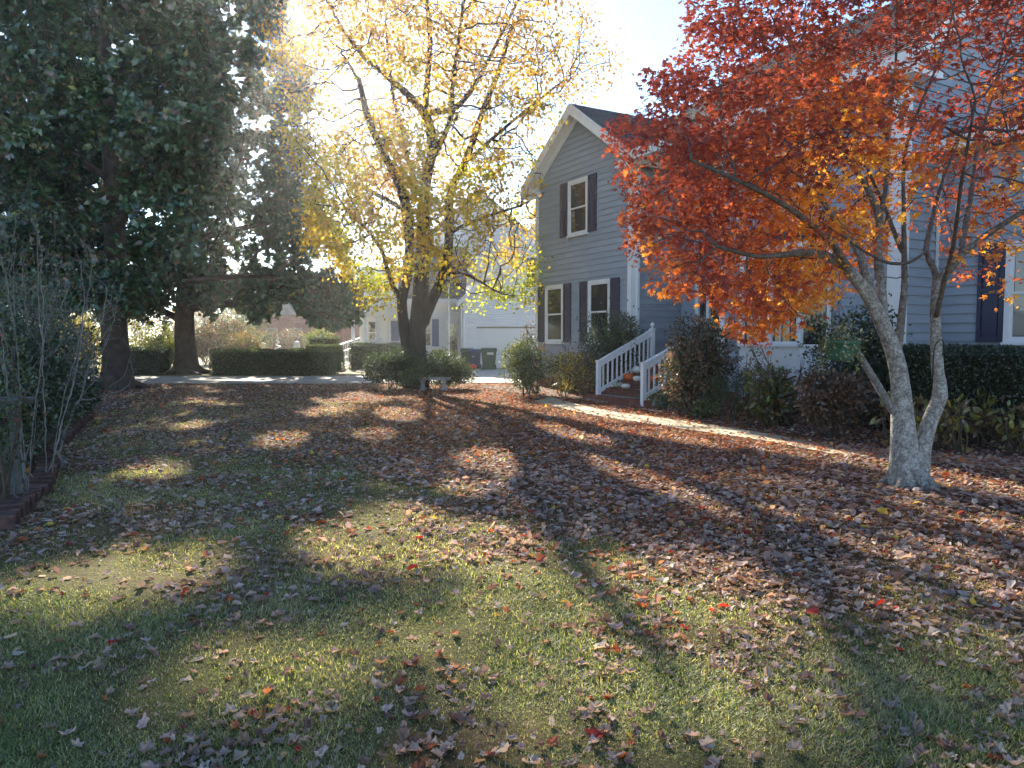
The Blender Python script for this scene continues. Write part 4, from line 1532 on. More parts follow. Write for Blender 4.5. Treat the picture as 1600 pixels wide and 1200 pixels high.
def shrub(name, label, c, rx, ry, h, n, leaf, cols, w=None, tmpl=T_DIAMOND, lobes=16, bare=0.0, mat='foliage', stems=7, blooms=None, cat='shrub', base=0.12, group=None, narrow=1.0, stemmat='stem', nbias=(0, 0, .5)):
    o = thing(name, label, cat, (c[0], c[1], 0), group)
    rs = np.random.RandomState(int(abs(c[0] * 913 + c[1] * 377)) % 99991)
    L = rs.normal(size=(lobes, 3))
    L /= np.linalg.norm(L, axis=1, keepdims=True)
    cen = np.array([c[0], c[1], (.5 + base * .3) * h])
    LC = cen + L * rs.uniform(.35, .75, (lobes, 1)) * [rx, ry, h * .5]
    li = rs.randint(0, lobes, n)
    d = rs.normal(size=(n, 3))
    d /= np.linalg.norm(d, axis=1, keepdims=True)
    lr = rs.uniform(.28, .5, lobes)
    P = LC[li] + d * (lr[li] * rs.uniform(.45, 1.1, n) ** .6 * np.where(rs.uniform(0, 1, n) < .1, rs.uniform(1, 1.7, n), 1))[:, None] * [rx, ry, h * .5]
    P[:, 2] = np.maximum(P[:, 2], rs.uniform(.02, .12, n))
    y = d + rs.normal(size=(n, 3)) * .7 + [0, 0, .25]
    z = rs.normal(size=(n, 3)) + np.array(nbias)
    fr = frames_from(y, z)
    fr[:, :, 0] *= narrow
    V, F, C = scatter(tmpl[0], tmpl[1], P, fr, leaf * rs.uniform(.65, 1.2, n), palette(n, cols, w, .3, rs))
    fo = mesh_np('foliage', V, F, M[mat], o, C)
    m = MB()
    for i in range(stems):
        tip = LC[i % lobes]
        b0 = np.array([c[0] + rs.uniform(-.15, .15) * rx, c[1] + rs.uniform(-.15, .15) * ry, -.02])
        mid = (b0 + tip) / 2 + rs.normal(size=3) * .06 * h
        pth, rr = subdiv_path([b0, mid, tip, tip + (tip - mid) * .5], [.018, .012, .007, .003], .12)
        m.tube(pth, rr * min(max(.8, h * .6), 1.5), 5, cap=False)
    m.build('stems', M[stemmat], o, smooth=True)
    if blooms:
        bn_, bcols, bs = blooms
        pick = rs.randint(0, lobes, bn_)
        cc = LC[pick] + np.abs(rs.normal(size=(bn_, 3))) * [0, 0, 1] * lr[pick][:, None] * h * .4 + rs.normal(size=(bn_, 3)) * [rx * .3, ry * .3, h * .08]
        k = 45
        dd = rs.normal(size=(bn_ * k, 3))
        dd /= np.linalg.norm(dd, axis=1, keepdims=True)
        PP = np.repeat(cc, k, 0) + dd * bs * [1, 1, .7]
        V, F, C = scatter(*T_DIAMOND, PP, frames_from(np.cross(dd, rs.normal(size=dd.shape)), dd), np.full(len(PP), bs * .55), palette(len(PP), bcols, None, .25, rs))
        mesh_np('flower_heads', V, F, M[mat], o, C)
    return o


def hedge(label, x0, x1, y0, y1, h, n, leaf, cols, rot=None, group=None, name='hedge'):
    """clipped box hedge: leaves on all faces round an added dark box that blocks light. rot: (origin, direction) puts it on a slanted line"""
    cx, cy = (x0 + x1) / 2, (y0 + y1) / 2
    def tr(P):
        P = np.asarray(P, float)
        if rot is None: return P
        e = np.array(rot, float)
        f = np.array([-e[1], e[0]])
        out = P.copy()
        out[:, :2] = np.array([cx, cy]) + (P[:, :1] - cx) * e + (P[:, 1:2] - cy) * f
        return out
    o = thing(name, label, 'hedge', (cx, cy, 0), group)
    rs = np.random.RandomState(int(abs(cx * 31 + cy * 77)) % 9999)
    a = np.array([(x1 - x0) * h * 2, (y1 - y0) * h * 2, (x1 - x0) * (y1 - y0)])
    side = rs.choice(3, n, p=a / a.sum())
    u = rs.uniform(0, 1, (n, 3))
    P = np.stack([x0 + u[:, 0] * (x1 - x0), y0 + u[:, 1] * (y1 - y0), u[:, 2] * h], 1)
    sg_ = rs.choice([0, 1], n)
    dep = rs.exponential(.05, n)
    nrm = np.zeros((n, 3))
    k = side == 0
    P[k, 1] = np.where(sg_[k] == 0, y0 + dep[k], y1 - dep[k]); nrm[k, 1] = np.where(sg_[k] == 0, -1, 1)
    k = side == 1
    P[k, 0] = np.where(sg_[k] == 0, x0 + dep[k], x1 - dep[k]); nrm[k, 0] = np.where(sg_[k] == 0, -1, 1)
    k = side == 2
    P[k, 2] = h - dep[k]; nrm[k, 2] = 1
    bump = (vnoise(P[:, 0] + P[:, 2], P[:, 1] + P[:, 2] * .7, 2.2, 7) - .5) * .14
    P += nrm * bump[:, None]
    P[:, 2] = np.maximum(P[:, 2], .03)
    thin = (P[:, 2] < h * .3) & (rs.uniform(0, 1, n) < .4)
    P, nrm = P[~thin], nrm[~thin]
    nn = len(P)
    fr = frames_from(nrm * .8 + rs.normal(size=(nn, 3)), rs.normal(size=(nn, 3)) + nrm + [0, 0, .4])
    V, F, C = scatter(*T_DIAMOND, P, fr, leaf * rs.uniform(.6, 1.2, nn), palette(nn, cols, None, .3, rs))
    mesh_np('foliage', tr(V), F, M['foliage'], o, C)
    g_ = .1
    core = MB().box(x0 + g_, x1 - g_, y0 + g_, y1 - g_, 0, h - g_)  # dark box added inside the leaves to block light
    core.v[0] = tr(core.v[0])
    core.build('light_block', M['core'], o)
    return o


M['core'] = noise_mat('dark_core', [(0.35, (0.008, 0.012, 0.006)), (0.6, (0.03, 0.035, 0.018)), (0.75, (0.06, 0.055, 0.03))], 30, 0.95, 1.0, 40)  # colour of the added light-blocking box in the hedges

# round the yellow tree
shrub('azalea_shrub', 'dark green azalea mound on the driveway side of the yellow tree trunk', px(612, 600, 23.3), 1.05, .9, 1.35, 9000, .085, DARK + [(.07, .11, .03)], lobes=22)
shrub('azalea_shrub', 'dark green azalea behind the stone bench with sunlit bins beyond it', px(690, 600, 23.6), 1.15, .8, 1.3, 8000, .085, DARK + [(.1, .13, .035)], lobes=22)
shrub('azalea_shrub', 'small bright-tipped shrub against the front of the yellow tree trunk', px(645, 600, 23.0), .6, .5, 1.0, 3500, .08, GREEN + [(.16, .2, .04)])
# far hedges
x0, x1 = px(331, 570, 33.2)[0], px(519, 570, 33.2)[0]
hedge('long clipped boxwood hedge beside the driveway with a sunlit top', x0, x1, 32.9, 34.2, 1.12, 26000, .075, GREEN + [(.13, .16, .04)])
hedge('shaded clipped hedge between the two magnolia trunks', px(188, 570, 33.5)[0], px(252, 570, 33.5)[0], 33.4, 34.6, 1.2, 9000, .075, DARK)
hedge('short clipped hedge at the foot of the porch stairs', px(480, 560, 39)[0], px(533, 560, 39)[0], 38.6, 39.6, 1.3, 9000, .08, GREEN + [(.16, .2, .05)])
hedge('upper clipped hedge behind the short one near the brick house', px(484, 560, 43)[0], px(530, 560, 43)[0], 42.6, 43.4, 1.75, 6000, .085, GREEN + [(.2, .24, .05)])
hedge('clipped hedge in front of the white porch railing', px(547, 560, 39.5)[0], px(625, 560, 39.5)[0], 39.2, 40.2, 1.35, 10000, .08, GREEN)
# sunlit shrubs beyond the magnolias
for (x, D, rx, h, cols, lab) in ((228, 40, 2.3, 2.6, LIME, 'broad sunlit yellow-green shrub seen between the magnolia trunks'),
                                 (268, 41, 1.2, 1.9, GREEN + LIME, 'smaller light green shrub touching the farther magnolia trunk'),
                                 (145, 38, 2.0, 2.9, LIME + YELLOW, 'bright yellow shrub glowing beyond the twiggy bed'),
                                 (318, 46, 1.6, 2.4, PINKISH + GREEN, 'pinkish rusty shrub just beyond the farther magnolia trunk'),
                                 (352, 50, 2.0, 3.4, GREEN + PINKISH, 'tall greyish shrub behind the near end of the long hedge'),
                                 (388, 47, 1.5, 2.2, LIME + PINKISH, 'rounded shrub with cream and pink leaves behind the long hedge'),
                                 (370, 58, 2.6, 4.2, GREEN, 'round dark shrub in front of the far brick house'),
                                 (508, 52, 1.5, 2.9, LIME, 'lime green bush above the short clipped hedge'),
                                 (100, 50, 2.5, 4.0, PINKISH + LIME, 'tall pink-tinged shrub far beyond the twiggy bed')):
    shrub('garden_shrub', lab, px(x, 560, D), rx, rx * .8, h, 5500, .14, cols, lobes=18)

shrub('garden_shrub', 'loose olive shrub standing close before the far brick wall', px(448, 560, 62), 2.6, 1.5, 2.4, 5000, .16, GREEN + PINKISH, lobes=16)
shrub('soft_shrub', 'soft fuller grey-green shrub among the arching bare twigs by the brick edging', px(42, 560, 9.4), .85, .9, 2.35, 9000, .06, [(.1, .125, .075), (.14, .165, .1), (.07, .095, .05)], lobes=26, narrow=.45, stems=14)
# by the gabled wing and the steps
shrub('camellia', 'glossy camellia with light edged leaves at the corner of the gabled wing', px(822, 600, 20.5), .75, .7, 1.75, 5200, .075, [(.05, .09, .03), (.1, .14, .05), (.2, .22, .1)], lobes=20)
shrub('nandina', 'tall thin nandina with pink-brown leaf tufts before the lower window', px(836, 600, 21.4), .5, .5, 2.6, 900, .08, PINKISH + BROWNLEAF + [(.1, .12, .04)], lobes=8, stems=8)
shrub('low_shrub', 'low yellow-leaved shrub in the bed below the gabled wing', px(880, 610, 20.3), .75, .5, 1.15, 2600, .07, YELLOW + GREEN + [(.2, .2, .05)])
shrub('low_shrub', 'loose rusty and green shrub next to the post of the stair railing', px(914, 612, 19.8), .65, .5, 1.25, 2600, .07, YELLOW + BROWNLEAF + GREEN)
shrub('holly_shrub', 'tall dark holly behind the white stair railing, lit on its outer side', px(958, 560, 20.1), 1.0, .8, 2.35, 9000, .08, DARK + GREEN, lobes=24, stems=9)
shrub('bare_shrub', 'bare reddish twiggy shrub under the sill between the lower windows', px(893, 600, 21.3), .7, .4, 1.7, 350, .06, PINKISH, lobes=10, stems=26)
# strap-leaf plant
sp_c = gnd(884, 612)
sp = thing('strap_leaf_plant', 'arching strap-leaved plant at the edge of the bed in front of the yellow shrub', 'plant', sp_c)
m = []
for i in range(34):
    a_ = R.uniform(0, 2 * math.pi)
    l_ = R.uniform(.35, .6)
    t_ = np.linspace(0, 1, 6)
    r__ = l_ * t_ * R.uniform(.5, .9)
    zz = l_ * (1.5 * t_ - 1.15 * t_ ** 2)
    P = np.stack([sp_c[0] + r__ * math.cos(a_), sp_c[1] + r__ * math.sin(a_), zz], 1)
    wv_ = .018 * np.array([1, 1.2, 1.1, .9, .6, .1])
    sd = np.array([-math.sin(a_), math.cos(a_), 0])
    V = np.concatenate([P + sd * wv_[:, None], P - sd * wv_[:, None]])
    Q = np.array([[j, j + 1, 6 + j + 1, 6 + j] for j in range(5)])
    mesh_np('leaf', V, Q, M['foliage'], sp, np.repeat(palette(1, GREEN + [(.12, .17, .06)]), 12, 0))

# by the middle block
shrub('hydrangea', 'large faded hydrangea with brown and pink dried heads beside the steps', px(1082, 640, 15.0), .78, .7, 2.2, 7500, .085, DARK + BROWNLEAF, lobes=22, stems=22, blooms=(30, PINKISH, .09), tmpl=T_OVAL)
shrub('fine_shrub', 'feathery fine green shrub next to the large faded hydrangea', px(1142, 645, 14.2), .45, .4, 1.1, 5200, .05, GREEN, narrow=.4)
shrub('hydrangea', 'low hydrangea with yellow-green leaves below the bay window', px(1205, 662, 13.2), .62, .5, 1.0, 1500, .13, [(.08, .11, .03), (.16, .18, .04), (.12, .07, .04), (.06, .07, .03)], tmpl=T_OVAL, blooms=(7, BROWNLEAF, .07))
shrub('bare_shrub', 'bare dark-stemmed hydrangea against the white panel of the bay', px(1232, 645, 13.6), 1.0, .4, 1.75, 160, .07, BROWNLEAF, lobes=14, stems=34, blooms=(10, BROWNLEAF, .06))
shrub('young_shrub', 'small pale-leaved upright shrub below the bay window corner', px(1172, 640, 14.3), .45, .3, 1.45, 900, .05, [(.1, .12, .08), (.18, .19, .13), (.06, .08, .04)], lobes=12, stems=12)
shrub('hydrangea', 'brown withered hydrangea between the bay and the grey maple trunk', px(1298, 690, 11.6), .62, .5, 1.1, 3800, .085, BROWNLEAF + [(.06, .05, .03)], tmpl=T_OVAL, lobes=20, stems=20)
shrub('holly_shrub', 'dark holly behind the hanging pot at the corner of the bay', px(1335, 640, 12.9), .85, .6, 2.1, 8500, .075, DARK, lobes=24)
for (x, y, r__, lab) in ((1012, 634, .22, 'bright green leafy clump at the foot of the nearer railing post'), (1036, 641, .28, 'light green clump with white edges beside the railing foot'),
                        (1072, 648, .3, 'low green clump with small white blooms under the large hydrangea'), (1108, 655, .32, 'dotted green clump farthest along the walk')):
    c_ = gnd(x, y)
    shrub('low_clump', lab, (c_[0], c_[1] + .1), r__ * 1.2, r__, .42, 900, .05, [(.1, .15, .04), (.2, .25, .08), (.06, .09, .03)], lobes=8, stems=5, blooms=(3, [(.6, .6, .52)], .03))
# clipped hedge before the low wing
hc = st(-5.3, -12.2)
hedge('dark clipped hedge below the window with the blinds, behind the maple trunk', hc[0] - 2.75, hc[0] + 2.75, hc[1] - .55, hc[1] + .55, 1.42, 52000, .05, DARK + [(.05, .075, .03)], rot=(UU[0], UU[1]))
# big-leaved low plants along its foot
for i, (x, y) in enumerate(((1452, 655), (1478, 668), (1500, 690), (1535, 672), (1560, 690), (1590, 680), (1395, 668), (1430, 640))):
    p = px(x, y, 10.6 - .35 * (i % 3))
    c_ = (p[0], p[1])
    lab = ['yellow-green hydrangea seedling right behind the maple fork', 'sparse yellowing plant at the foot of the dark hedge by the trunk', 'low sprawling plant with brown and yellow leaves near the leaf litter', 'tall big-leaved yellow plant in the middle of the hedge foot',
           'yellowing plant with reddish stems under the dark hedge', 'big-leaved yellow plant at the edge of the picture under the hedge', 'leafy yellow plant glimpsed between the maple stems', 'small green plant glimpsed in the maple fork'][i]
    shrub('yellowing_plant', lab, c_, .34, .3, .75, 70, .13, [(.2, .2, .03), (.28, .24, .04), (.13, .15, .03), (.16, .09, .04)], tmpl=T_OVAL, lobes=9, stems=12, group='yellowing plants along the hedge foot')
for i, (x, y) in enumerate(((1478, 700), (1540, 702), (1590, 700))):
    c_ = gnd(x, y)
    shrub('dead_stalks', ['brown dead stalks behind the leaf litter near the trunk', 'brown dead stalks in the middle of the hedge foot', 'brown dead stalks at the far edge of the hedge foot'][i], (c_[0], c_[1] + .2), .5, .3, .5, 260, .08, BROWNLEAF, lobes=9, stems=14)

# left bed
shrub('evergreen_shrub', 'dense dark green shrub filling the bed before the nearer magnolia trunk', px(38, 600, 12.5), 1.25, 1.6, 2.6, 14000, .085, DARK + GREEN, lobes=30, stems=10)
shrub('evergreen_shrub', 'low dark shrub at the far tip of the bed where the bricks end', px(108, 620, 14.6), .7, .9, 1.2, 6500, .085, DARK, lobes=18)
shrub('evergreen_shrub', 'dark green shrub beside the bird bath at the picture edge', px(5, 600, 8.6), .8, .9, 2.0, 8000, .06, DARK + GREEN, lobes=24)
shrub('nandina', 'nandina with red berries and leaves at the edge of the bed', px(-8, 560, 6.6), .3, .35, 1.95, 900, .045, [(.08, .12, .03), (.05, .09, .03)], lobes=10, stems=8, blooms=(6, [(.4, .02, .02)], .022))


def twiggy(label, base, tips_c, tips_r, natt, step, seed, r0, mat='twig', tip=.0022, leaves=0, name='bare_shrub', cap=None, base_n=5):
    rs = np.random.RandomState(seed)
    o = thing(name, label, 'shrub', (base[0], base[1], 0))
    d = rs.normal(size=(natt, 3))
    d /= np.linalg.norm(d, axis=1, keepdims=True)
    A = np.array(tips_c) + d * (rs.uniform(0, 1, natt) ** .45)[:, None] * tips_r
    A = A[A[:, 2] > .15]
    N, PR = [], []
    for i in range(base_n):
        b0 = np.array([base[0] + rs.uniform(-.25, .25), base[1] + rs.uniform(-.3, .3), 0])
        N.append(b0); PR.append(-1)
        for k in range(3):
            N.append(N[-1] + np.array([rs.normal() * .03, rs.normal() * .03, step])); PR.append(len(N) - 2)
    pos, par = colonize(N, PR, A, step, step * 1.6, 1.2, 90, .11, .04, rs)
    r, kids = radii(pos, par, tip, 2.4, cap=cap)
    branch_mesh('branches', pos, par, r, M[mat], o, (7, 5, 4, 3), (.03, .015, .006))
    if leaves:
        t = np.where(kids == 0)[0]
        ti = rs.choice(t, leaves)
        P = pos[ti] + rs.normal(size=(leaves, 3)) * .04
        V, F, C = scatter(*T_DIAMOND, P, rot_frames(leaves, None, 1, rs), rs.uniform(.03, .06, leaves), palette(leaves, BROWNLEAF + GREEN + [(.13, .16, .09), (.1, .13, .06)], None, .3, rs))
        mesh_np('foliage', V, F, M['foliage'], o, C)
    return o


twiggy('tangled bare grey shrub with arching twigs beside the brick edging', gnd(30, 760), px(25, 470, 8.0), np.array([1.0, 1.3, 1.15]), 2300, .06, 5, .03, tip=.0016, leaves=1500, cap=.012, base_n=9)
twiggy('pale leaning bare sapling in the bed in front of the magnolia trunk', gnd(62, 735), px(150, 530, 9.4), np.array([.7, .8, 1.0]), 150, .09, 9, .03, tip=.003, base_n=2, cap=.016)
twiggy('thin dry stalks standing round the bird bath', gnd(10, 790), px(15, 670, 6.8), np.array([.35, .4, .5]), 160, .05, 15, .02, leaves=120, base_n=10, cap=.008, tip=.002)


# ================================================================ TREES
def in_poly(P, poly):
    x, y = P[:, 0], P[:, 1]
    ins = np.zeros(len(P), bool)
    n = len(poly)
    for i in range(n):
        (x1, y1), (x2, y2) = poly[i], poly[(i + 1) % n]
        c = ((y1 > y) != (y2 > y)) & (x < (x2 - x1) * (y - y1) / ((y2 - y1) or 1e-9) + x1)
        ins ^= c
    return ins


def ball(n, rs, p=.45):
    d = rs.normal(size=(n, 3))
    d /= np.linalg.norm(d, axis=1, keepdims=True)
    return d * (rs.uniform(0, 1, n) ** p)[:, None]


def twig_leaves(pos, par, kids, r, n, lim, spread, rs):
    """leaf positions and outward directions on the thin ends of the branches"""
    cand = np.where((r < lim) & (par >= 0))[0]
    wgt = np.where(kids[cand] == 0, 3.0, 1.0)
    ti = rs.choice(cand, n, p=wgt / wgt.sum())
    out = pos[ti] - pos[par[ti]]
    out /= np.maximum(np.linalg.norm(out, axis=1, keepdims=True), 1e-9)
    P = pos[ti] + rs.normal(size=(n, 3)) * spread + out * np.abs(rs.normal(size=(n, 1))) * np.mean(spread)
    return P, out, ti


# ---------------------------------------------------------------- the grey-barked maple in front
rs = np.random.RandomState(5)
mb_ = gnd(1420, 760)
MD = mb_[1]
maple = thing('maple_tree', 'multi-stemmed Japanese maple with grey lichened bark and red-orange leaves in front of the house', 'tree', mb_)
q = lambda x, y, d=0.0: px(x, y, MD + d)
paths = [
    ([q(1418, 775), q(1417, 755), q(1413, 694), q(1410, 640), q(1407, 600), q(1401, 565), q(1389, 529), q(1373, 493), q(1354, 457), q(1334, 432, -.05), q(1312, 410, -.15)], [.3, .19, .125, .1, .09, .085, .08, .076, .07, .06, .05], None),
    ([q(1312, 410, -.15), q(1285, 398, -.3), q(1255, 394, -.5), q(1225, 398, -.7), q(1180, 400, -.9), q(1120, 385, -1.1)], [.05, .045, .036, .028, .02, .014], 0),
    ([q(1368, 480), q(1352, 430, .1), q(1340, 390, .2), q(1308, 347, .3), q(1284, 312, .4), q(1240, 270, .5), q(1180, 225, .6)], [.05, .046, .042, .036, .028, .02, .013], 0),
    ([q(1382, 512, .05), q(1376, 450, .2), q(1372, 400, .3), q(1374, 345, .35), q(1355, 295, .3), q(1328, 252, .2), q(1290, 180, 0), q(1250, 90, -.2)], [.055, .05, .046, .04, .03, .024, .016, .01], 0),
    ([q(1374, 345, .35), q(1385, 280, .5), q(1388, 195, .6), q(1400, 90, .7), (q(1400, -60, .7))], [.03, .025, .02, .014, .009], 3),
    ([q(1400, 575, .1), q(1408, 500, .3), q(1413, 450, .4), q(1413, 402, .4), q(1412, 330, .3), q(1414, 240, .2), q(1440, 160, 0), q(1480, 60, -.2), q(1500, -60, -.3)], [.045, .04, .036, .032, .022, .018, .014, .01, .007], 0),
    ([q(1413, 402, .4), q(1396, 360, .5), q(1383, 325, .7), q(1350, 250, 1.1), q(1300, 120, 1.5)], [.028, .024, .02, .014, .009], 5),
    ([q(1330, 430, -.05), q(1300, 380, -.5), q(1240, 330, -1.0), q(1170, 290, -1.5), q(1080, 250, -1.8)], [.04, .034, .027, .02, .012], 0),
    ([q(1425, 775), q(1432, 745), q(1440, 700), q(1455, 655), q(1470, 618), q(1467, 590), q(1464, 560), q(1462, 510), q(1462, 470), q(1465, 438)], [.22, .125, .09, .074, .072, .062, .058, .054, .05, .05], None),
    ([q(1465, 438), q(1484, 422, -.1), q(1502, 397, -.2), q(1531, 375, -.3), q(1567, 350, -.4), q(1610, 325, -.5), q(1680, 290, -.6), q(1780, 240, -.7)], [.045, .042, .038, .034, .03, .026, .02, .012], 8),
    ([q(1500, 400, -.2), q(1509, 350, 0), q(1518, 300, .2), q(1526, 240, .4), q(1555, 130, .6), q(1580, 0, .7)], [.034, .03, .025, .02, .014, .009], 9),
    ([q(1465, 438), q(1457, 415, .2), q(1447, 393, .3), q(1455, 350, .5), q(1466, 305, .7), q(1485, 250, .9), q(1530, 150, 1.3)], [.036, .033, .03, .026, .02, .016, .01], 8),
    ([q(1447, 393, .3), q(1420, 410, 0), q(1385, 410, -.3), q(1350, 392, -.6), q(1310, 365, -.9), q(1280, 345, -1.1)], [.018, .017, .016, .014, .011, .008], 11),
    ([q(1404, 655), q(1385, 625, -.03), q(1362, 586, -.06), q(1347, 562, -.08), q(1334, 540, -.1)], [.046, .042, .038, .034, .031], 0),
    ([q(1462, 500), q(1475, 440, -.5), q(1490, 380, -1.0), q(1500, 300, -1.5), q(1520, 180, -1.9)], [.03, .025, .02, .015, .01], 8),
]
for a_, l_ in ((.3, .42), (1.5, .35), (2.7, .45), (3.9, .5), (4.9, .55), (5.6, .4)):
    c_ = q(1420, 757)
    paths.append(([c_ + [math.cos(a_) * .08, math.sin(a_) * .08, .16], c_ + [math.cos(a_) * .22, math.sin(a_) * .22, .03], c_ + [math.cos(a_) * l_ * .8, math.sin(a_) * l_ * .8, -.06]], [.09, .04, .012], 0))
N, PR, RR = skeleton(paths, .12)
A = ball(4200, rs, .36) * [3.35, 3.0, 2.35]
A[:, 2] *= np.where(A[:, 2] < 0, .82, 1.0)
A += [mb_[0] - .1, MD + .15, 3.55]
A = np.vstack([A, ball(170, rs, .4) * [.75, .9, .38] + px(1205, 478, 7.1), ball(110, rs, .4) * [.3, .5, .3] + px(1085, 440, 6.6)])
S_ = proj(A)
crown_poly = [(1030, -2500), (1060, 0), (1072, 55), (1035, 100), (1000, 112), (985, 170), (945, 200), (938, 235), (975, 245), (950, 275), (985, 310), (962, 350), (962, 400), (975, 440), (1010, 455), (1060, 465), (1105, 470), (1130, 525), (1165, 530), (1200, 545),
              (1235, 540), (1262, 505), (1300, 500), (1335, 445), (1350, 420), (1400, 400), (1440, 330), (1500, 480), (1560, 500), (1640, 430), (3000, 400), (3000, -2500)]
k = in_poly(S_ + rs.normal(size=S_.shape) * 8, crown_poly)
k &= ~((S_[:, 0] > 1395) & (S_[:, 1] > 60) & (rs.uniform(0, 1, len(A)) < .55))
k &= ~((S_[:, 0] > 1330) & (S_[:, 0] < 1400) & (S_[:, 1] > 250) & (rs.uniform(0, 1, len(A)) < .6))
k &= ~((S_[:, 0] > 1400) & (S_[:, 1] > 300) & (rs.uniform(0, 1, len(A)) < .5))
k &= ~((np.abs(A[:, 0] - mb_[0]) < 1.1) & (np.abs(A[:, 1] - MD) < 1.1) & (A[:, 2] < 3.3))
A = A[k]
seeds = [i for i in range(len(N)) if RR[i] < .05]
pos, par = colonize(N, PR, A, .12, .17, .9, 120, .22, .0, rs)
# the cut stub carries nothing
r, kids = radii(pos, par, .0042, 2.35, seed_r=RR)
branch_mesh('trunk', pos, par, r, M['maple_bark'], maple, (22, 8, 4, 3), (.05, .02, .008), wob=.03, age=([.012, .035, .06], [.22, .5, 1.0]))
# thickened foot of the trunk
NL = 56000
P, out, ti = twig_leaves(pos, par, kids, r, NL, .012, np.array([.095, .095, .04]), rs)
S_ = proj(P)
k = in_poly(S_ + rs.normal(size=S_.shape) * 5, crown_poly) & (P[:, 1] > 3.2) & ~((S_[:, 0] > 1385) & (rs.uniform(0, 1, NL) < .5))
k &= vnoise(P[:, 0] * 2 + P[:, 2] * 1.1, P[:, 1] * 2 + P[:, 2] * 2.6, 1.0, 51) > .3
P, out = P[k], out[k]
n = len(P)
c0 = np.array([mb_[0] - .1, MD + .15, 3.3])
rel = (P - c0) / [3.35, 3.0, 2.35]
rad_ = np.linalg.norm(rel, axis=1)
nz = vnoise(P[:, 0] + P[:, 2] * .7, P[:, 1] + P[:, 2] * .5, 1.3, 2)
gold = np.clip(.08 + np.maximum(.9 - rad_, -.12) * 1.5 + (2.75 - P[:, 2]) * .38 + np.clip(2.5 - P[:, 2], 0, 1) * .35 + (nz - .5) * 1.5 + np.clip(P[:, 0] - mb_[0], 0, 3) * .12 + rs.normal(size=n) * .13, 0, 1)  # inner leaves yellower; low gold boost painted in to brighten the shaded cluster
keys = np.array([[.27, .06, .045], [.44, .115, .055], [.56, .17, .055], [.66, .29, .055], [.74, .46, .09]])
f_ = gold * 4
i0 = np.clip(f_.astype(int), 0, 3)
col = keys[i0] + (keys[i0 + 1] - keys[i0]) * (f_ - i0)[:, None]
col *= 1 + rs.uniform(-.25, .25, (n, 1))
yy = out * .5 + rs.normal(size=(n, 3)) * [.8, .8, .3] + [0, 0, -.28]
zz = rs.normal(size=(n, 3)) * .55 + [0, 0, 1]
fr = frames_from(yy, zz)
sz = rs.uniform(.055, .1, n)
dist = np.linalg.norm(P - [0, 0, CAMH], axis=1)
order = np.argsort(dist / sz)
S_ = proj(P)
vis = (S_[order, 0] > 0) & (S_[order, 0] < 1600) & (S_[order, 1] > 0) & (S_[order, 1] < 1200)
near = order[vis][:300]
rest_ = np.setdiff1d(np.arange(n), near)
h_ = len(rest_)
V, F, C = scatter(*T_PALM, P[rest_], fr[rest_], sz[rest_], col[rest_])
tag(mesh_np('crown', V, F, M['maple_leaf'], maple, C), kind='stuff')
lm = []
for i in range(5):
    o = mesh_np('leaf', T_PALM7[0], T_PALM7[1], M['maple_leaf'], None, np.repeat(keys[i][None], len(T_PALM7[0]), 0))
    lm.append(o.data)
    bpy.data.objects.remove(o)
from mathutils import Matrix
base_l = wloc(maple)
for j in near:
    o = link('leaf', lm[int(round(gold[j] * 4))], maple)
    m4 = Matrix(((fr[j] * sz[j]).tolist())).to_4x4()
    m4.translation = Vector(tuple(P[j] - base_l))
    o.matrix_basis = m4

# hanging pot and the black cord on the maple
pc = q(1314, 545, -.2)
hp = thing('hanging_planter', 'green plastic hanging pot with trailing variegated ivy hung from a maple limb', 'planter', (pc[0], pc[1], pc[2] - .12))
zc = pc[2] - .12
MB().lathe([pc[0], pc[1], zc], [(0, 0), (.1, 0), (.125, .03), (.165, .14), (.17, .17), (.185, .175), (.185, .205), (.165, .205), (.16, .17), (0, .16)], 22).build('pot', M['pot'], hp, smooth=True)
top = q(1312, 412, -.15)
for a_ in (0, 2.1, 4.2):
    MB().tube([[pc[0] + .15 * math.cos(a_), pc[1] + .15 * math.sin(a_), zc + .19], [top[0], top[1], zc + .62]], .0025, 4).build('wire', M['iron'], hp)
MB().tube([[top[0], top[1], zc + .62], [top[0], top[1], top[2] + .02]], .003, 4).build('hook', M['iron'], hp)
n = 620
ph = rs.uniform(0, 2 * math.pi, n)
strand = rs.randint(0, 16, n)
sa = strand * 2 * math.pi / 16 + rs.normal(size=n) * .15
ln_ = .8 * np.array([.38, .1, .28, .15, .2, .1, .3, .12, .42, .2, .1, .26, .34, .12, .3, .2])[strand] * rs.uniform(0, 1, n)
topm = rs.uniform(0, 1, n) < .4
Pv = np.stack([pc[0] + np.where(topm, rs.normal(size=n) * .1, np.cos(sa) * (.19 + .02 * rs.normal(size=n))), pc[1] + np.where(topm, rs.normal(size=n) * .1, np.sin(sa) * (.19 + .02 * rs.normal(size=n))),
               zc + .2 + np.where(topm, np.abs(rs.normal(size=n)) * .1, -ln_)], 1)
V, F, C = scatter(*T_OVAL, Pv, rot_frames(n, [0, -.5, .3], 1, rs), rs.uniform(.03, .055, n), palette(n, [(.08, .13, .05), (.16, .2, .09), (.32, .34, .2)], None, .2, rs))
mesh_np('foliage', V, F, M['foliage'], hp, C)
cd = [q(1457, 600, -.09), q(1458, 570, -.09), q(1460, 545, -.09), q(1466, 533, -.09), q(1472, 531, -.1), q(1475, 540, -.1), q(1472, 556, -.09)]
CP, _ = subdiv_path(cd, np.ones(7), .02)
o = MB().tube(CP, .006, 6).build('black_cord', M['iron'])
tag(o, 'thin black cord looped on the slimmer maple stem at hedge height', 'cord')

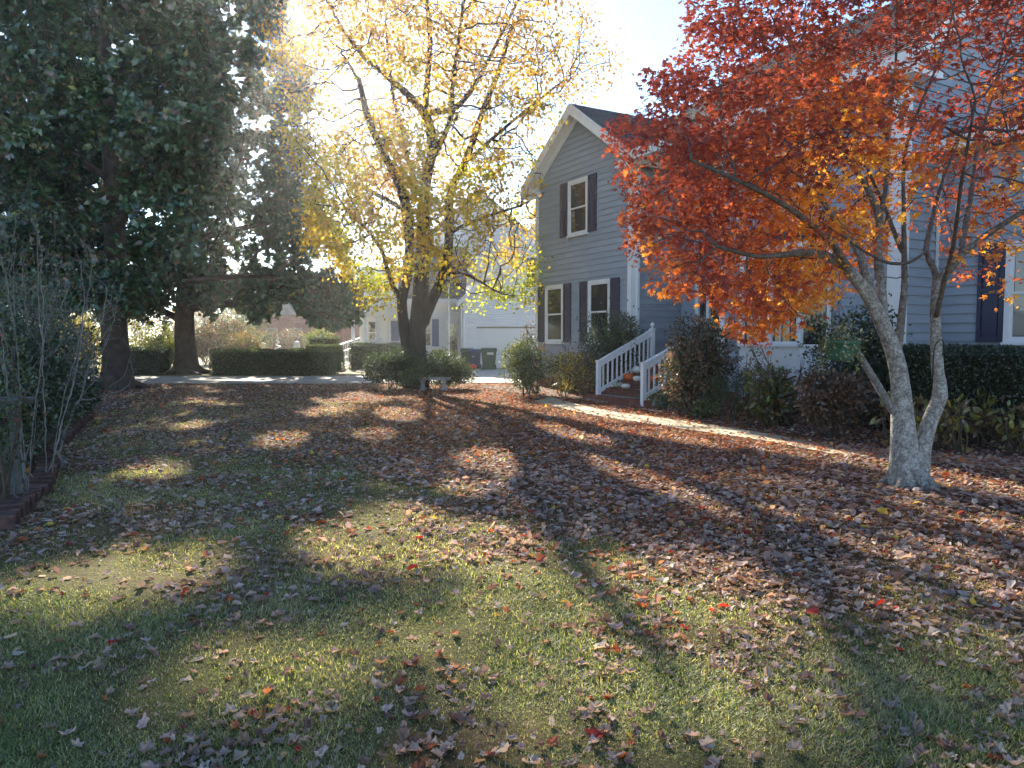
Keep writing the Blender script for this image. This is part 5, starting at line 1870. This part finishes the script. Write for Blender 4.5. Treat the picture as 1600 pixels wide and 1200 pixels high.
# ---------------------------------------------------------------- yellow maple
rs = np.random.RandomState(8)
YD = 24.2
yb_ = px(650, 602, YD)
yb_[2] = 0
ytree = thing('yellow_tree', 'tall dark-barked tree with thinning yellow and orange leaves behind the stone bench', 'tree', yb_)
q = lambda x, y, d=0.0: px(x, y, YD + d)
paths = [
    ([yb_ - [0, 0, .2], q(650, 560), q(652, 527), q(656, 471), q(659, 420), q(661, 380), q(662, 319), q(668, 270), q(677, 225), q(664, 176)], [.47, .36, .28, .25, .23, .21, .19, .17, .17, .16], None),
    ([yb_ + [-.2, .1, -.2], q(641, 565), q(634, 530), q(630, 500), q(628, 470, -.1), q(635, 440, -.2), q(640, 400, -.4), q(636, 330, -.5), q(622, 285, -.7), q(600, 240, -1), q(576, 187, -1.3), q(561, 124, -1.6)], [.3, .22, .18, .165, .155, .15, .145, .17, .14, .12, .1, .08], None),
    ([q(657, 515), q(667, 487, .1), q(678, 463, .2), q(691, 433, .3), q(700, 393, .4), q(702, 353, .5), q(704, 300, .6), q(726, 255, .8), q(742, 210, 1), q(756, 169, 1.2), q(779, 112, 1.5), q(800, 40, 1.8)], [.2, .19, .175, .165, .155, .15, .14, .12, .11, .1, .08, .06], 0),
    ([q(664, 176), q(640, 150, -.2), q(612, 125, -.4), q(580, 97, -.7), q(545, 60, -1), q(510, 0, -1.4)], [.12, .11, .1, .08, .06, .04], 0),
    ([q(664, 176), q(690, 174, .2), q(711, 169, .4), q(730, 150, .6), q(755, 110, .9), q(780, 60, 1.2), q(820, -20, 1.5)], [.12, .11, .1, .09, .07, .055, .04], 0),
    ([q(668, 262), q(690, 220, -.8), q(705, 180, -1.3), q(708, 120, -1.6), q(720, 40, -1.9), q(730, -60, -2)], [.1, .09, .08, .065, .05, .035], 0),
    ([q(664, 176), q(668, 120, 0), q(672, 60, .2), q(665, -20, .4), q(660, -140, .5)], [.12, .1, .085, .07, .05], 0),
    ([q(631, 470), q(618, 455, -.4), q(606, 425, -.7), q(597, 393, -1), q(573, 359, -1.3), q(545, 330, -1.6)], [.1, .085, .07, .06, .045, .03], 1),
    ([q(701, 365), q(730, 350, .4), q(770, 335, .8), q(815, 320, 1), q(850, 300, 1.1)], [.08, .065, .05, .035, .02], 2),
    ([q(690, 435), q(715, 425, -.3), q(750, 440, -.6), q(785, 460, -.8), q(815, 462, -.9)], [.06, .05, .038, .026, .015], 2),
    ([q(726, 255), q(760, 225, .2), q(800, 190, .4), q(850, 150, .6), q(900, 110, .8)], [.08, .065, .05, .035, .02], 2),
    ([q(636, 330), q(600, 310, .5), q(560, 290, 1), q(520, 280, 1.5), q(480, 280, 2)], [.09, .075, .06, .045, .03], 1),
    ([q(650, 300), q(640, 260, 1), q(625, 200, 1.6), q(610, 120, 2), q(600, 0, 2.4)], [.09, .08, .065, .05, .03], 0),
]
N, PR, RR = skeleton(paths, .3)
A = ball(3800, rs, .37) * [5.7, 4.8, 6.6]
A += [-2.35, YD, 8.6]
S_ = proj(A)
ypoly = [(430, -3000), (432, 100), (445, 220), (470, 300), (480, 370), (520, 400), (540, 440), (560, 470), (600, 480), (625, 440), (690, 430), (720, 470), (770, 475), (820, 475), (845, 455), (840, 400), (870, 330), (880, 270), (840, 230), (940, 130), (955, 60), (960, -3000)]
k = in_poly(S_ + rs.normal(size=S_.shape) * 6, ypoly) & (A[:, 2] > 2.3)
A = A[k]
thick = np.array([N[i] for i in range(len(N)) if RR[i] > .09])


def near_limb(P, d):
    out_ = np.zeros(len(P), bool)
    for i in range(0, len(P), 20000):
        out_[i:i + 20000] = np.linalg.norm(P[i:i + 20000, None] - thick[None], axis=2).min(1) < d
    return out_


A = A[~near_limb(A, .95)]
pos, par = colonize(N, PR, A, .28, .42, 2.2, 120, .22, .05, rs)
r, kids = radii(pos, par, .015, 2.35, seed_r=RR)
branch_mesh('trunk', pos, par, r, M['bark_dark'], ytree, (14, 7, 4, 3), (.12, .05, .018), wob=.03)
NL = 125000
P, out, ti = twig_leaves(pos, par, kids, r, NL, .045, np.array([.25, .25, .2]), rs)
keep = rs.uniform(0, 1, NL) < np.interp(P[:, 2], [3, 6, 9, 14], [1, .95, .6, .4]) * np.where(vnoise(P[:, 0] + P[:, 2], P[:, 1] - P[:, 2], .9, 6) > .34, 1, .4)
SPOTS = [(-2.6, 4.7, .75, .9), (-1.0, 5.7, .8, 1.0), (.4, 3.7, .8, 1.0), (1.4, 4.3, .6, 1.0), (-1.2, 3.4, .7, .6), (3.0, 5.2, .4, 1.6), (4.2, 6.2, .4, 1.6), (2.0, 7.2, .45, 1.6), (-.2, 9.3, .5, 1.2), (7.6, 8.6, .6, 2), (1.0, 12.2, .4, 1.6), (-2.2, 12, .4, 1), (2.2, 14.2, 1.0, 4.0), (5.0, 8.6, .7, 2.6), (3.9, 11.6, .9, 3.0), (6.6, 7.4, .8, 1.6), (.3, 17.5, .8, 3.0), (-2.4, 15.5, .5, 1.6), (-1.3, 19, .6, 2.4), (1.4, 8.6, .4, 1.3), (-3.6, 11.5, .45, 1.3), (-5.8, 13.5, .4, 1.0), (2.8, 21, 1.2, 3.0), (0.3, 24.4, 1.8, 2.0), (-4.2, 8.6, .35, .7), (-2.9, 4.6, .45, .7), (-2.2, 5.0, .4, .55), (-.9, 6.0, .5, 1.0), (-.2, 5.4, .45, .9), (.6, 3.2, .5, .7), (-.4, 7.6, .4, .5), (.9, 4.4, .35, .8), (1.6, 3.6, .4, .5), (-.7, 3.6, .4, .5)]
keep &= rs.uniform(0, 1, len(P)) < np.where(P[:, 2] > 7, np.interp(P[:, 0], [-3, 1.5], [1, .42]), 1)
keep &= ~sun_hole(P, SPOTS)
keep &= ~(near_limb(P, .75) & (rs.uniform(0, 1, len(P)) < .9))
P, out = P[keep], out[keep]
n = len(P)
nz = vnoise(P[:, 0] + P[:, 2] * .5, P[:, 1] + P[:, 2], .55, 12)
f_ = np.clip(np.interp(P[:, 2], [3, 6, 11], [.1, .45, .85]) + (nz - .5) * 1.1 + rs.normal(size=n) * .16, 0, 1) * 3
keys = np.array([[.3, .35, .04], [.44, .36, .045], [.46, .29, .045], [.38, .21, .055]])
i0 = np.clip(f_.astype(int), 0, 2)
col = keys[i0] + (keys[i0 + 1] - keys[i0]) * (f_ - i0)[:, None]
col *= 1 + rs.uniform(-.25, .25, (n, 1))
fr = frames_from(out * .4 + rs.normal(size=(n, 3)) + [0, 0, -.4], rs.normal(size=(n, 3)) + [0, 0, .5])
T_MED = (np.array([[0, 0, 0], [.42, .3, .04], [.2, .5, 0], [.28, .82, 0], [0, 1, -.1], [-.28, .82, 0], [-.2, .5, 0], [-.42, .3, .04]]), np.array([[0, 1, 7], [1, 2, 6], [1, 6, 7], [2, 4, 6]]))
V, F, C = scatter(T_DIAMOND[0] * [1.35, 1, 1], T_DIAMOND[1], P, fr, rs.uniform(.095, .15, n), col)
tag(mesh_np('crown', V, F, M['yellow_leaf'], ytree, C), kind='stuff')

# ---------------------------------------------------------------- magnolias
def magnolia(label, x, D, tr, prof, nclus, nleaf, seed, tmpl, limbs, clip, size=.22):
    rs = np.random.RandomState(seed)
    X = px(x, 560, D)[0]
    o = thing('magnolia_tree', label, 'tree', (X, D, 0), 'dark magnolias by the driveway')
    H = prof[-1][0]
    paths = [([[X, D, -.2], [X, D, .15], [X + .02, D, .8], [X, D, 2.2], [X + .1, D, 5], [X, D, 9], [X, D, H - 1.5]], [tr * 1.75, tr * 1.4, tr * 1.05, tr * .95, tr * .75, tr * .45, .08], None)]
    # flared roots
    for i in range(5):
        a = i * 1.26 + .4
        L = rs.uniform(.9, 1.9)
        paths.append(([[X + math.cos(a) * tr * .6, D + math.sin(a) * tr * .6, .45], [X + math.cos(a) * tr * 1.5, D + math.sin(a) * tr * 1.5, .12], [X + math.cos(a) * (tr + L), D + math.sin(a) * (tr + L), -.08]], [tr * .45, tr * .3, .06], 0))
    for (z0, a, L, rise, rr) in limbs:
        a = math.radians(a)
        pts = [[X, D, z0], [X + math.cos(a) * L * .3, D + math.sin(a) * L * .3, z0 + rise * .5], [X + math.cos(a) * L * .65, D + math.sin(a) * L * .65, z0 + rise * .9], [X + math.cos(a) * L, D + math.sin(a) * L, z0 + rise]]
        paths.append((pts, [rr, rr * .75, rr * .5, rr * .25], 0))
    N, PR, RR = skeleton(paths, .4)
    z = rs.uniform(prof[0][0], H, nclus * 2)
    R_ = np.interp(z, [p[0] for p in prof], [p[1] for p in prof])
    keep = rs.uniform(0, 1, len(z)) < R_ / max(p[1] for p in prof)
    z, R_ = z[keep][:nclus], R_[keep][:nclus]
    a = rs.uniform(0, 2 * math.pi, len(z))
    lump = .82 + .36 * vnoise(a * 2.2 + 7, z * .45, 1.0, seed)
    rr = R_ * lump * rs.uniform(.25, 1, len(z)) ** .4
    A = np.stack([X + rr * np.cos(a), D + rr * np.sin(a), z - .12 * rr * (z < 6)], 1)
    A = A[clip(A, rs)]
    pos, par = colonize(N, PR, A, .4, .6, 3, 120, .18, 0, rs)
    r, kids = radii(pos, par, .018, 2.4, seed_r=RR)
    branch_mesh('trunk', pos, par, r, M['bark_mag'], o, (16, 7, 4, 3), (.15, .06, .03), wob=.02)
    # leaves in whorls at the twig ends
    wh = nleaf // 9
    cand = np.where((r < .07) & (par >= 0))[0]
    w_ = np.where(kids[cand] == 0, 3.0, 1.0)
    ti = rs.choice(cand, wh, p=w_ / w_.sum())
    out = pos[ti] - pos[par[ti]]
    out /= np.linalg.norm(out, axis=1, keepdims=True)
    out = out + rs.normal(size=out.shape) * .35 + [0, 0, .25]
    out /= np.linalg.norm(out, axis=1, keepdims=True)
    C0 = pos[ti] + rs.normal(size=(wh, 3)) * .2
    P = np.repeat(C0, 9, 0)
    O = np.repeat(out, 9, 0)
    n = len(P)
    side = np.cross(O, rs.normal(size=(n, 3)))
    side /= np.linalg.norm(side, axis=1, keepdims=True)
    y = side * rs.uniform(.5, 1.1, (n, 1)) + O * rs.uniform(.2, .8, (n, 1))
    P = P + O * rs.uniform(0, .12, (n, 1))
    k = clip(P, rs) & ~sun_hole(P, SPOTS)
    P, O, y = P[k], O[k], y[k]
    n = len(P)
    fr = frames_from(y, O + rs.normal(size=(n, 3)) * .3)
    col = palette(n, [(.028, .06, .024), (.04, .085, .032), (.06, .12, .045), (.12, .065, .035), (.25, .26, .07)], [5, 5, 3, 1.5, .2], .25, rs)
    V, F, C = scatter(*tmpl, P, fr, size * rs.uniform(.7, 1.2, n), col)
    tag(mesh_np('crown', V, F, M['magnolia_leaf'], o, C), kind='stuff')
    return o


def clip1(A, rs):
    S = proj(A)
    j = rs.normal(size=len(A)) * 5
    low = np.interp(S[:, 0], [-400, 0, 60, 105, 120, 165, 200, 225, 300], [420, 430, 470, 490, 478, 485, 497, 505, 480])
    right = np.interp(S[:, 1], [0, 200, 480], [330, 360, 300])
    gap = (S[:, 0] < 150) & (S[:, 1] < 190) & (rs.uniform(0, 1, len(A)) < .5)
    return (S[:, 1] + j < low) & (S[:, 0] + j < right) & ~gap


def clip2(A, rs):
    S = proj(A)
    j = rs.normal(size=len(A)) * 5
    low = np.interp(S[:, 0], [150, 200, 240, 262, 275, 310, 330, 350, 395, 430, 455, 480, 510, 560, 580], [500, 505, 490, 520, 470, 480, 500, 478, 500, 512, 470, 505, 512, 505, 480])
    right = np.interp(S[:, 1], [-200, 0, 120, 300, 400, 440, 470, 540], [445, 475, 480, 500, 548, 572, 580, 578])
    right = right + (vnoise(S[:, 1], A[:, 1] * 12, .017, 41) - .5) * 90 * (S[:, 1] < 400) + (vnoise(S[:, 1], A[:, 1] * 20, .05, 42) - .5) * 40
    return (S[:, 1] + j < low) & (S[:, 0] + j < right)


magnolia('nearer dark magnolia with thick flared trunk beside the planting bed', 181, 23.4, .40, [(2.0, 5.4), (4, 6.2), (9, 6.2), (13, 5.2), (17.5, 2)], 3000, 115000, 21, T_DIAMOND,
         [(2.6, 200, 5, 1.0, .16), (2.9, 20, 5, .8, .16), (3.2, 270, 4.5, .8, .14), (4, 120, 5, 1.5, .15), (5, 330, 5, 1.5, .14), (6.5, 240, 5, 1.5, .12), (8, 60, 4.5, 1.5, .12)], clip1)
magnolia('farther dark magnolia with a wide crown reaching over the clipped hedge', 290, 34.5, .47, [(1.9, 8.3), (4, 9), (9, 8.6), (14, 8.4), (18, 7.0), (22, 3)], 4200, 190000, 33, T_DIAMOND,
         [(3.0, 355, 7, .5, .22), (2.4, 200, 5, 1.6, .18), (3.4, 300, 7, .6, .2), (4, 100, 6, 1, .2), (5, 260, 7, 1, .2), (6, 30, 7, 1.5, .18), (8, 160, 6, 1.5, .15), (3.6, 330, 7.5, .2, .2)], clip2, .27)

# far woods
rs = np.random.RandomState(3)
L = []
for i in range(90):
    a = rs.uniform(-62, 28)
    D = rs.uniform(95, 150)
    L.append([D * math.tan(math.radians(a)), D, rs.uniform(2, 8), rs.uniform(4, 8)])
L = np.array(L)
n = 42000
i_ = rs.randint(0, len(L), n)
d = rs.normal(size=(n, 3))
d /= np.linalg.norm(d, axis=1, keepdims=True)
P = np.stack([L[i_, 0], L[i_, 1], L[i_, 2]], 1) + d * L[i_, 3][:, None] * rs.uniform(.6, 1, (n, 1)) * [1, 1, .9]
P[:, 2] = np.abs(P[:, 2])
tone = np.array([[.08, .1, .04], [.16, .15, .06], [.2, .13, .07], [.05, .075, .035]])[i_ % 4] * rs.uniform(.7, 1.3, (n, 1))
V, F, C = scatter(*T_DIAMOND, P, rot_frames(n, None, 1, rs), rs.uniform(.5, 1.1, n), tone)
o = mesh_np('woods', V, F, M['foliage'], None, C)
tag(o, 'hazy far-off woods behind the neighbouring gardens', 'woods', kind='stuff')

# ================================================================ FALLEN LEAVES AND GRASS
rs = np.random.RandomState(17)
GREY = [(.36, .28, .235), (.44, .355, .31), (.25, .175, .14), (.52, .44, .385), (.17, .11, .085)]
RUST = [(.4, .15, .065), (.48, .21, .09), (.3, .1, .05), (.52, .31, .16), (.22, .085, .05)]
RED = [(.4, .04, .025), (.3, .04, .03), (.55, .14, .03)]
NB = 420000
D = np.exp(rs.uniform(math.log(2.1), math.log(27), NB))
# uniform over the yard: weight by area, then thin by cover
X = rs.uniform(-1, 1, NB) * (D * .78 + .8)
area_w = (D * .78 + .8) * D
cover = litter(X, D)
dens = np.interp(D, [2, 8, 16, 27], [760, 600, 430, 330])
pdf = 1 / (D * (D * .78 + .8) * 2) / math.log(27 / 2.1)
prob = cover * dens / (NB * pdf)
k = rs.uniform(0, 1, NB) < prob
X, D = X[k], D[k]
bl, br_ = np.array([p[0] for p in bed_edge]), np.array([p[1] for p in bed_edge])
onwalk = np.zeros(len(X), bool)
wpoly = [tuple(p) for p in list(wl) + [np.array([6.6, 9.4]), np.array([6.2, 8.6])] + list(wr)]
onwalk = in_poly(np.stack([X, D], 1), wpoly)
house_side = (X * UU[0] + D * UU[1] > -99) & ((X * NN[0] + D * NN[1]) < -12.5) & (D < 24) & (X > .5)
k = ~(onwalk & (rs.uniform(0, 1, len(X)) > np.interp(D, [9.5, 10.8, 12], [.95, .4, .1]))) & ~house_side
X, D = X[k], D[k]
n = len(X)
z = .012 + np.abs(rs.normal(size=n)) * .011 + np.where(onwalk[k], .02, 0)
P = np.stack([X, D, z], 1)
rustp = np.clip(np.interp(D, [4, 8, 13, 18], [.06, .2, .65, .85]) + (vnoise(X, D, .9, 15) - .5) * .5, 0, 1) * np.interp(X, [-6, -1.5], [.3, 1])  # leaf hues mixed by distance, painting in near sky-grey and far sun-orange
u = rs.uniform(0, 1, n)
cg, cr, cd_ = palette(n, GREY, [4, 3, 3, 1.5, 2], .2, rs), palette(n, RUST, None, .2, rs), palette(n, RED, None, .2, rs)
col = np.where((u < rustp)[:, None], cr, cg)
col = np.where((rs.uniform(0, 1, n) < .015)[:, None], cd_, col)
col = np.where((rs.uniform(0, 1, n) < .006)[:, None], np.array([.6, .42, .06]), col)
y = rs.normal(size=(n, 3)) * [1, 1, .22]
nrm = rs.normal(size=(n, 3)) * .26 + [0, 0, 1]
fr = frames_from(y, nrm)
sz = (.03 + .05 * rs.uniform(0, 1, n) ** 1.3) * np.where(rs.uniform(0, 1, n) < .06, 1.3, 1)
dist = np.hypot(X, D)
vis = np.abs(X) < D * .69
order = np.argsort(np.where(vis, dist, 99))
single = order[:300]
rest_ = order[300:]
near_ = rest_[dist[rest_] < 7]
far_ = rest_[dist[rest_] >= 7]
Vs, Fs, Cs, off = [], [], [], 0
close_ = near_[dist[near_] < 4.3]
near_ = near_[dist[near_] >= 4.3]
for v in range(8):
    ids = close_[v::8]
    V, F, C = scatter(T_FINE[v][0], T_FINE[v][1], P[ids], fr[ids], sz[ids], col[ids])
    C = C * np.tile(T_FINE[v][2], len(ids))[:, None]
    Vs.append(V); Fs.append(F + off); Cs.append(C); off += len(V)
for v in range(8):
    ids = near_[v::8]
    V, F, C = scatter(*T_DRY[v], P[ids], fr[ids], sz[ids], col[ids])
    Vs.append(V); Fs.append(F + off); Cs.append(C); off += len(V)
TF = (np.array([[0, 0, 0], [.35, .35, .16], [.3, .8, .1], [0, 1, .02], [-.33, .75, .14], [-.36, .3, .1]]), np.array([[0, 1, 5], [1, 2, 5], [2, 4, 5], [2, 3, 4]]))
V, F, C = scatter(*TF, P[far_], fr[far_], sz[far_] * 1.05, col[far_])
Vs.append(V); Fs.append(F + off); Cs.append(C)
o = mesh_np('fallen_leaves', np.concatenate(Vs), np.concatenate(Fs), M['dry_leaf'], None, np.concatenate(Cs))
tag(o, 'carpet of dry brown, grey and rust-red fallen leaves over the lawn', 'leaves', kind='stuff')
# nearest leaves one by one
tones = [('grey-brown', (.34, .26, .22)), ('pale grey', (.48, .41, .36)), ('dark brown', (.19, .125, .1)), ('rust red', (.3, .11, .06)), ('bright red', (.36, .07, .04)), ('tan', (.42, .28, .15))]
shapes = [('tightly curled', 0), ('gently curled', 2), ('crumpled', 4), ('folded', 5)]
lib = {}
for tn, tc in tones:
    for sn, si in shapes:
        Vt, Ft, St = T_FINE[si]
        o = mesh_np('fallen_leaf', Vt, Ft, M['dry_leaf'], None, np.array([tc]) * 1.15 * St[:, None])
        lib[(tn, sn)] = o.data
        bpy.data.objects.remove(o)
tw = [5, 3, 3.4, 1.3, .25, 1.0]
for j in single:
    ti_ = rs.choice(len(tones), p=np.array(tw) / sum(tw))
    sn = shapes[rs.randint(4)][0]
    tn = tones[ti_][0]
    o = link('fallen_leaf', lib[(tn, sn)])
    m4 = Matrix(((fr[j] * sz[j]).tolist())).to_4x4()
    m4.translation = Vector(tuple(P[j] + [0, 0, .006]))
    o.matrix_basis = m4
    sp_ = proj(P[j])[0]
    cols_ = ['at the far left', 'in the left part', 'left of centre', 'right of centre', 'in the right part', 'at the far right']
    where = cols_[int(np.clip(sp_[0] / 1600 * 6, 0, 5))]
    row = 'along the bottom edge' if sp_[1] > 1120 else 'low in the picture' if sp_[1] > 1040 else 'further up the lawn'
    tag(o, '%s %s %s fallen leaf %s %s' % ('large' if sz[j] > .06 else 'small', sn, tn, row, where), 'leaf', 'fallen leaves nearest the camera')

# grass blades
rs = np.random.RandomState(23)
NG = 1050000
D = np.exp(rs.uniform(math.log(2.2), math.log(19), NG))
X = rs.uniform(-1, 1, NG) * (D * .74 + .3)
cov = litter(X, D)
left_edge = np.interp(D, [p[1] for p in bed_edge], [p[0] for p in bed_edge])
k = (rs.uniform(0, 1, NG) > np.maximum(cov * .85, np.clip(vnoise(X, D, 1.9, 33) * 2.2 - 1.35, 0, .55))) & ~((D > 5.4) & (X < left_edge)) & (((X * NN[0] + D * NN[1]) > -9.7) | (X < 1))
X, D = X[k], D[k]
n = len(X)
hgt = rs.uniform(.012, .035, n) * np.interp(D, [2, 8, 19], [1, 1, 1.15])
wid = rs.uniform(.0016, .0032, n) * np.interp(D, [2, 5, 10, 19], [1, 1.6, 3, 5.5])
a = rs.uniform(0, 2 * math.pi, n)
hgt *= .55 + 1.1 * vnoise(X, D, 2.3, 31)
lean = rs.uniform(.5, 2.6, n)
tipd = np.stack([np.cos(a) * lean, np.sin(a) * lean, np.ones(n)], 1)
tipd /= np.linalg.norm(tipd, axis=1, keepdims=True)
sd = np.stack([-np.sin(a), np.cos(a), np.zeros(n)], 1)
B = np.stack([X, D, np.full(n, .006)], 1)
V = np.stack([B - sd * wid[:, None], B + sd * wid[:, None], B + tipd * hgt[:, None]], 1).reshape(-1, 3)
F = np.arange(3 * n).reshape(-1, 3)
straw = np.clip(vnoise(X, D, .7, 21) * .8 + vnoise(X, D, 3.1, 22) * .5 - .08, 0, 1)
g_ = palette(n, [(.2, .25, .07), (.27, .31, .095), (.12, .16, .05)], None, .4, rs)
s_ = palette(n, [(.44, .4, .22), (.55, .5, .31), (.28, .25, .13)], None, .35, rs)
col = np.where((rs.uniform(0, 1, n) < straw)[:, None], s_, g_)
o = mesh_np('grass', V, F, M['grass'], None, np.repeat(col, 3, 0))
tag(o, 'short half-dormant lawn grass showing between fallen leaves', 'grass', kind='stuff')
# added air volume that imitates lens glare around the sun
hz_m, hz_nt, hz_out = new_mat('lens_glare_volume')
pv = hz_nt.nodes.new('ShaderNodeVolumePrincipled')
pv.inputs['Color'].default_value = (0.97, 0.98, 1.0, 1)
pv.inputs['Density'].default_value = 0.0009
pv.inputs['Anisotropy'].default_value = 0.8
hz_nt.links.new(pv.outputs['Volume'], hz_out.inputs['Volume'])
hz_o = MB().box(-262, 202, -42, 242, -1.8, 26).build('veil', hz_m)
tag(hz_o, 'added haze filling the air of the yard', 'veil', kind='stuff')
SC.cycles.volume_bounces = 0

print('TRIS', sum(len(m.polygons) for m in bpy.data.meshes))
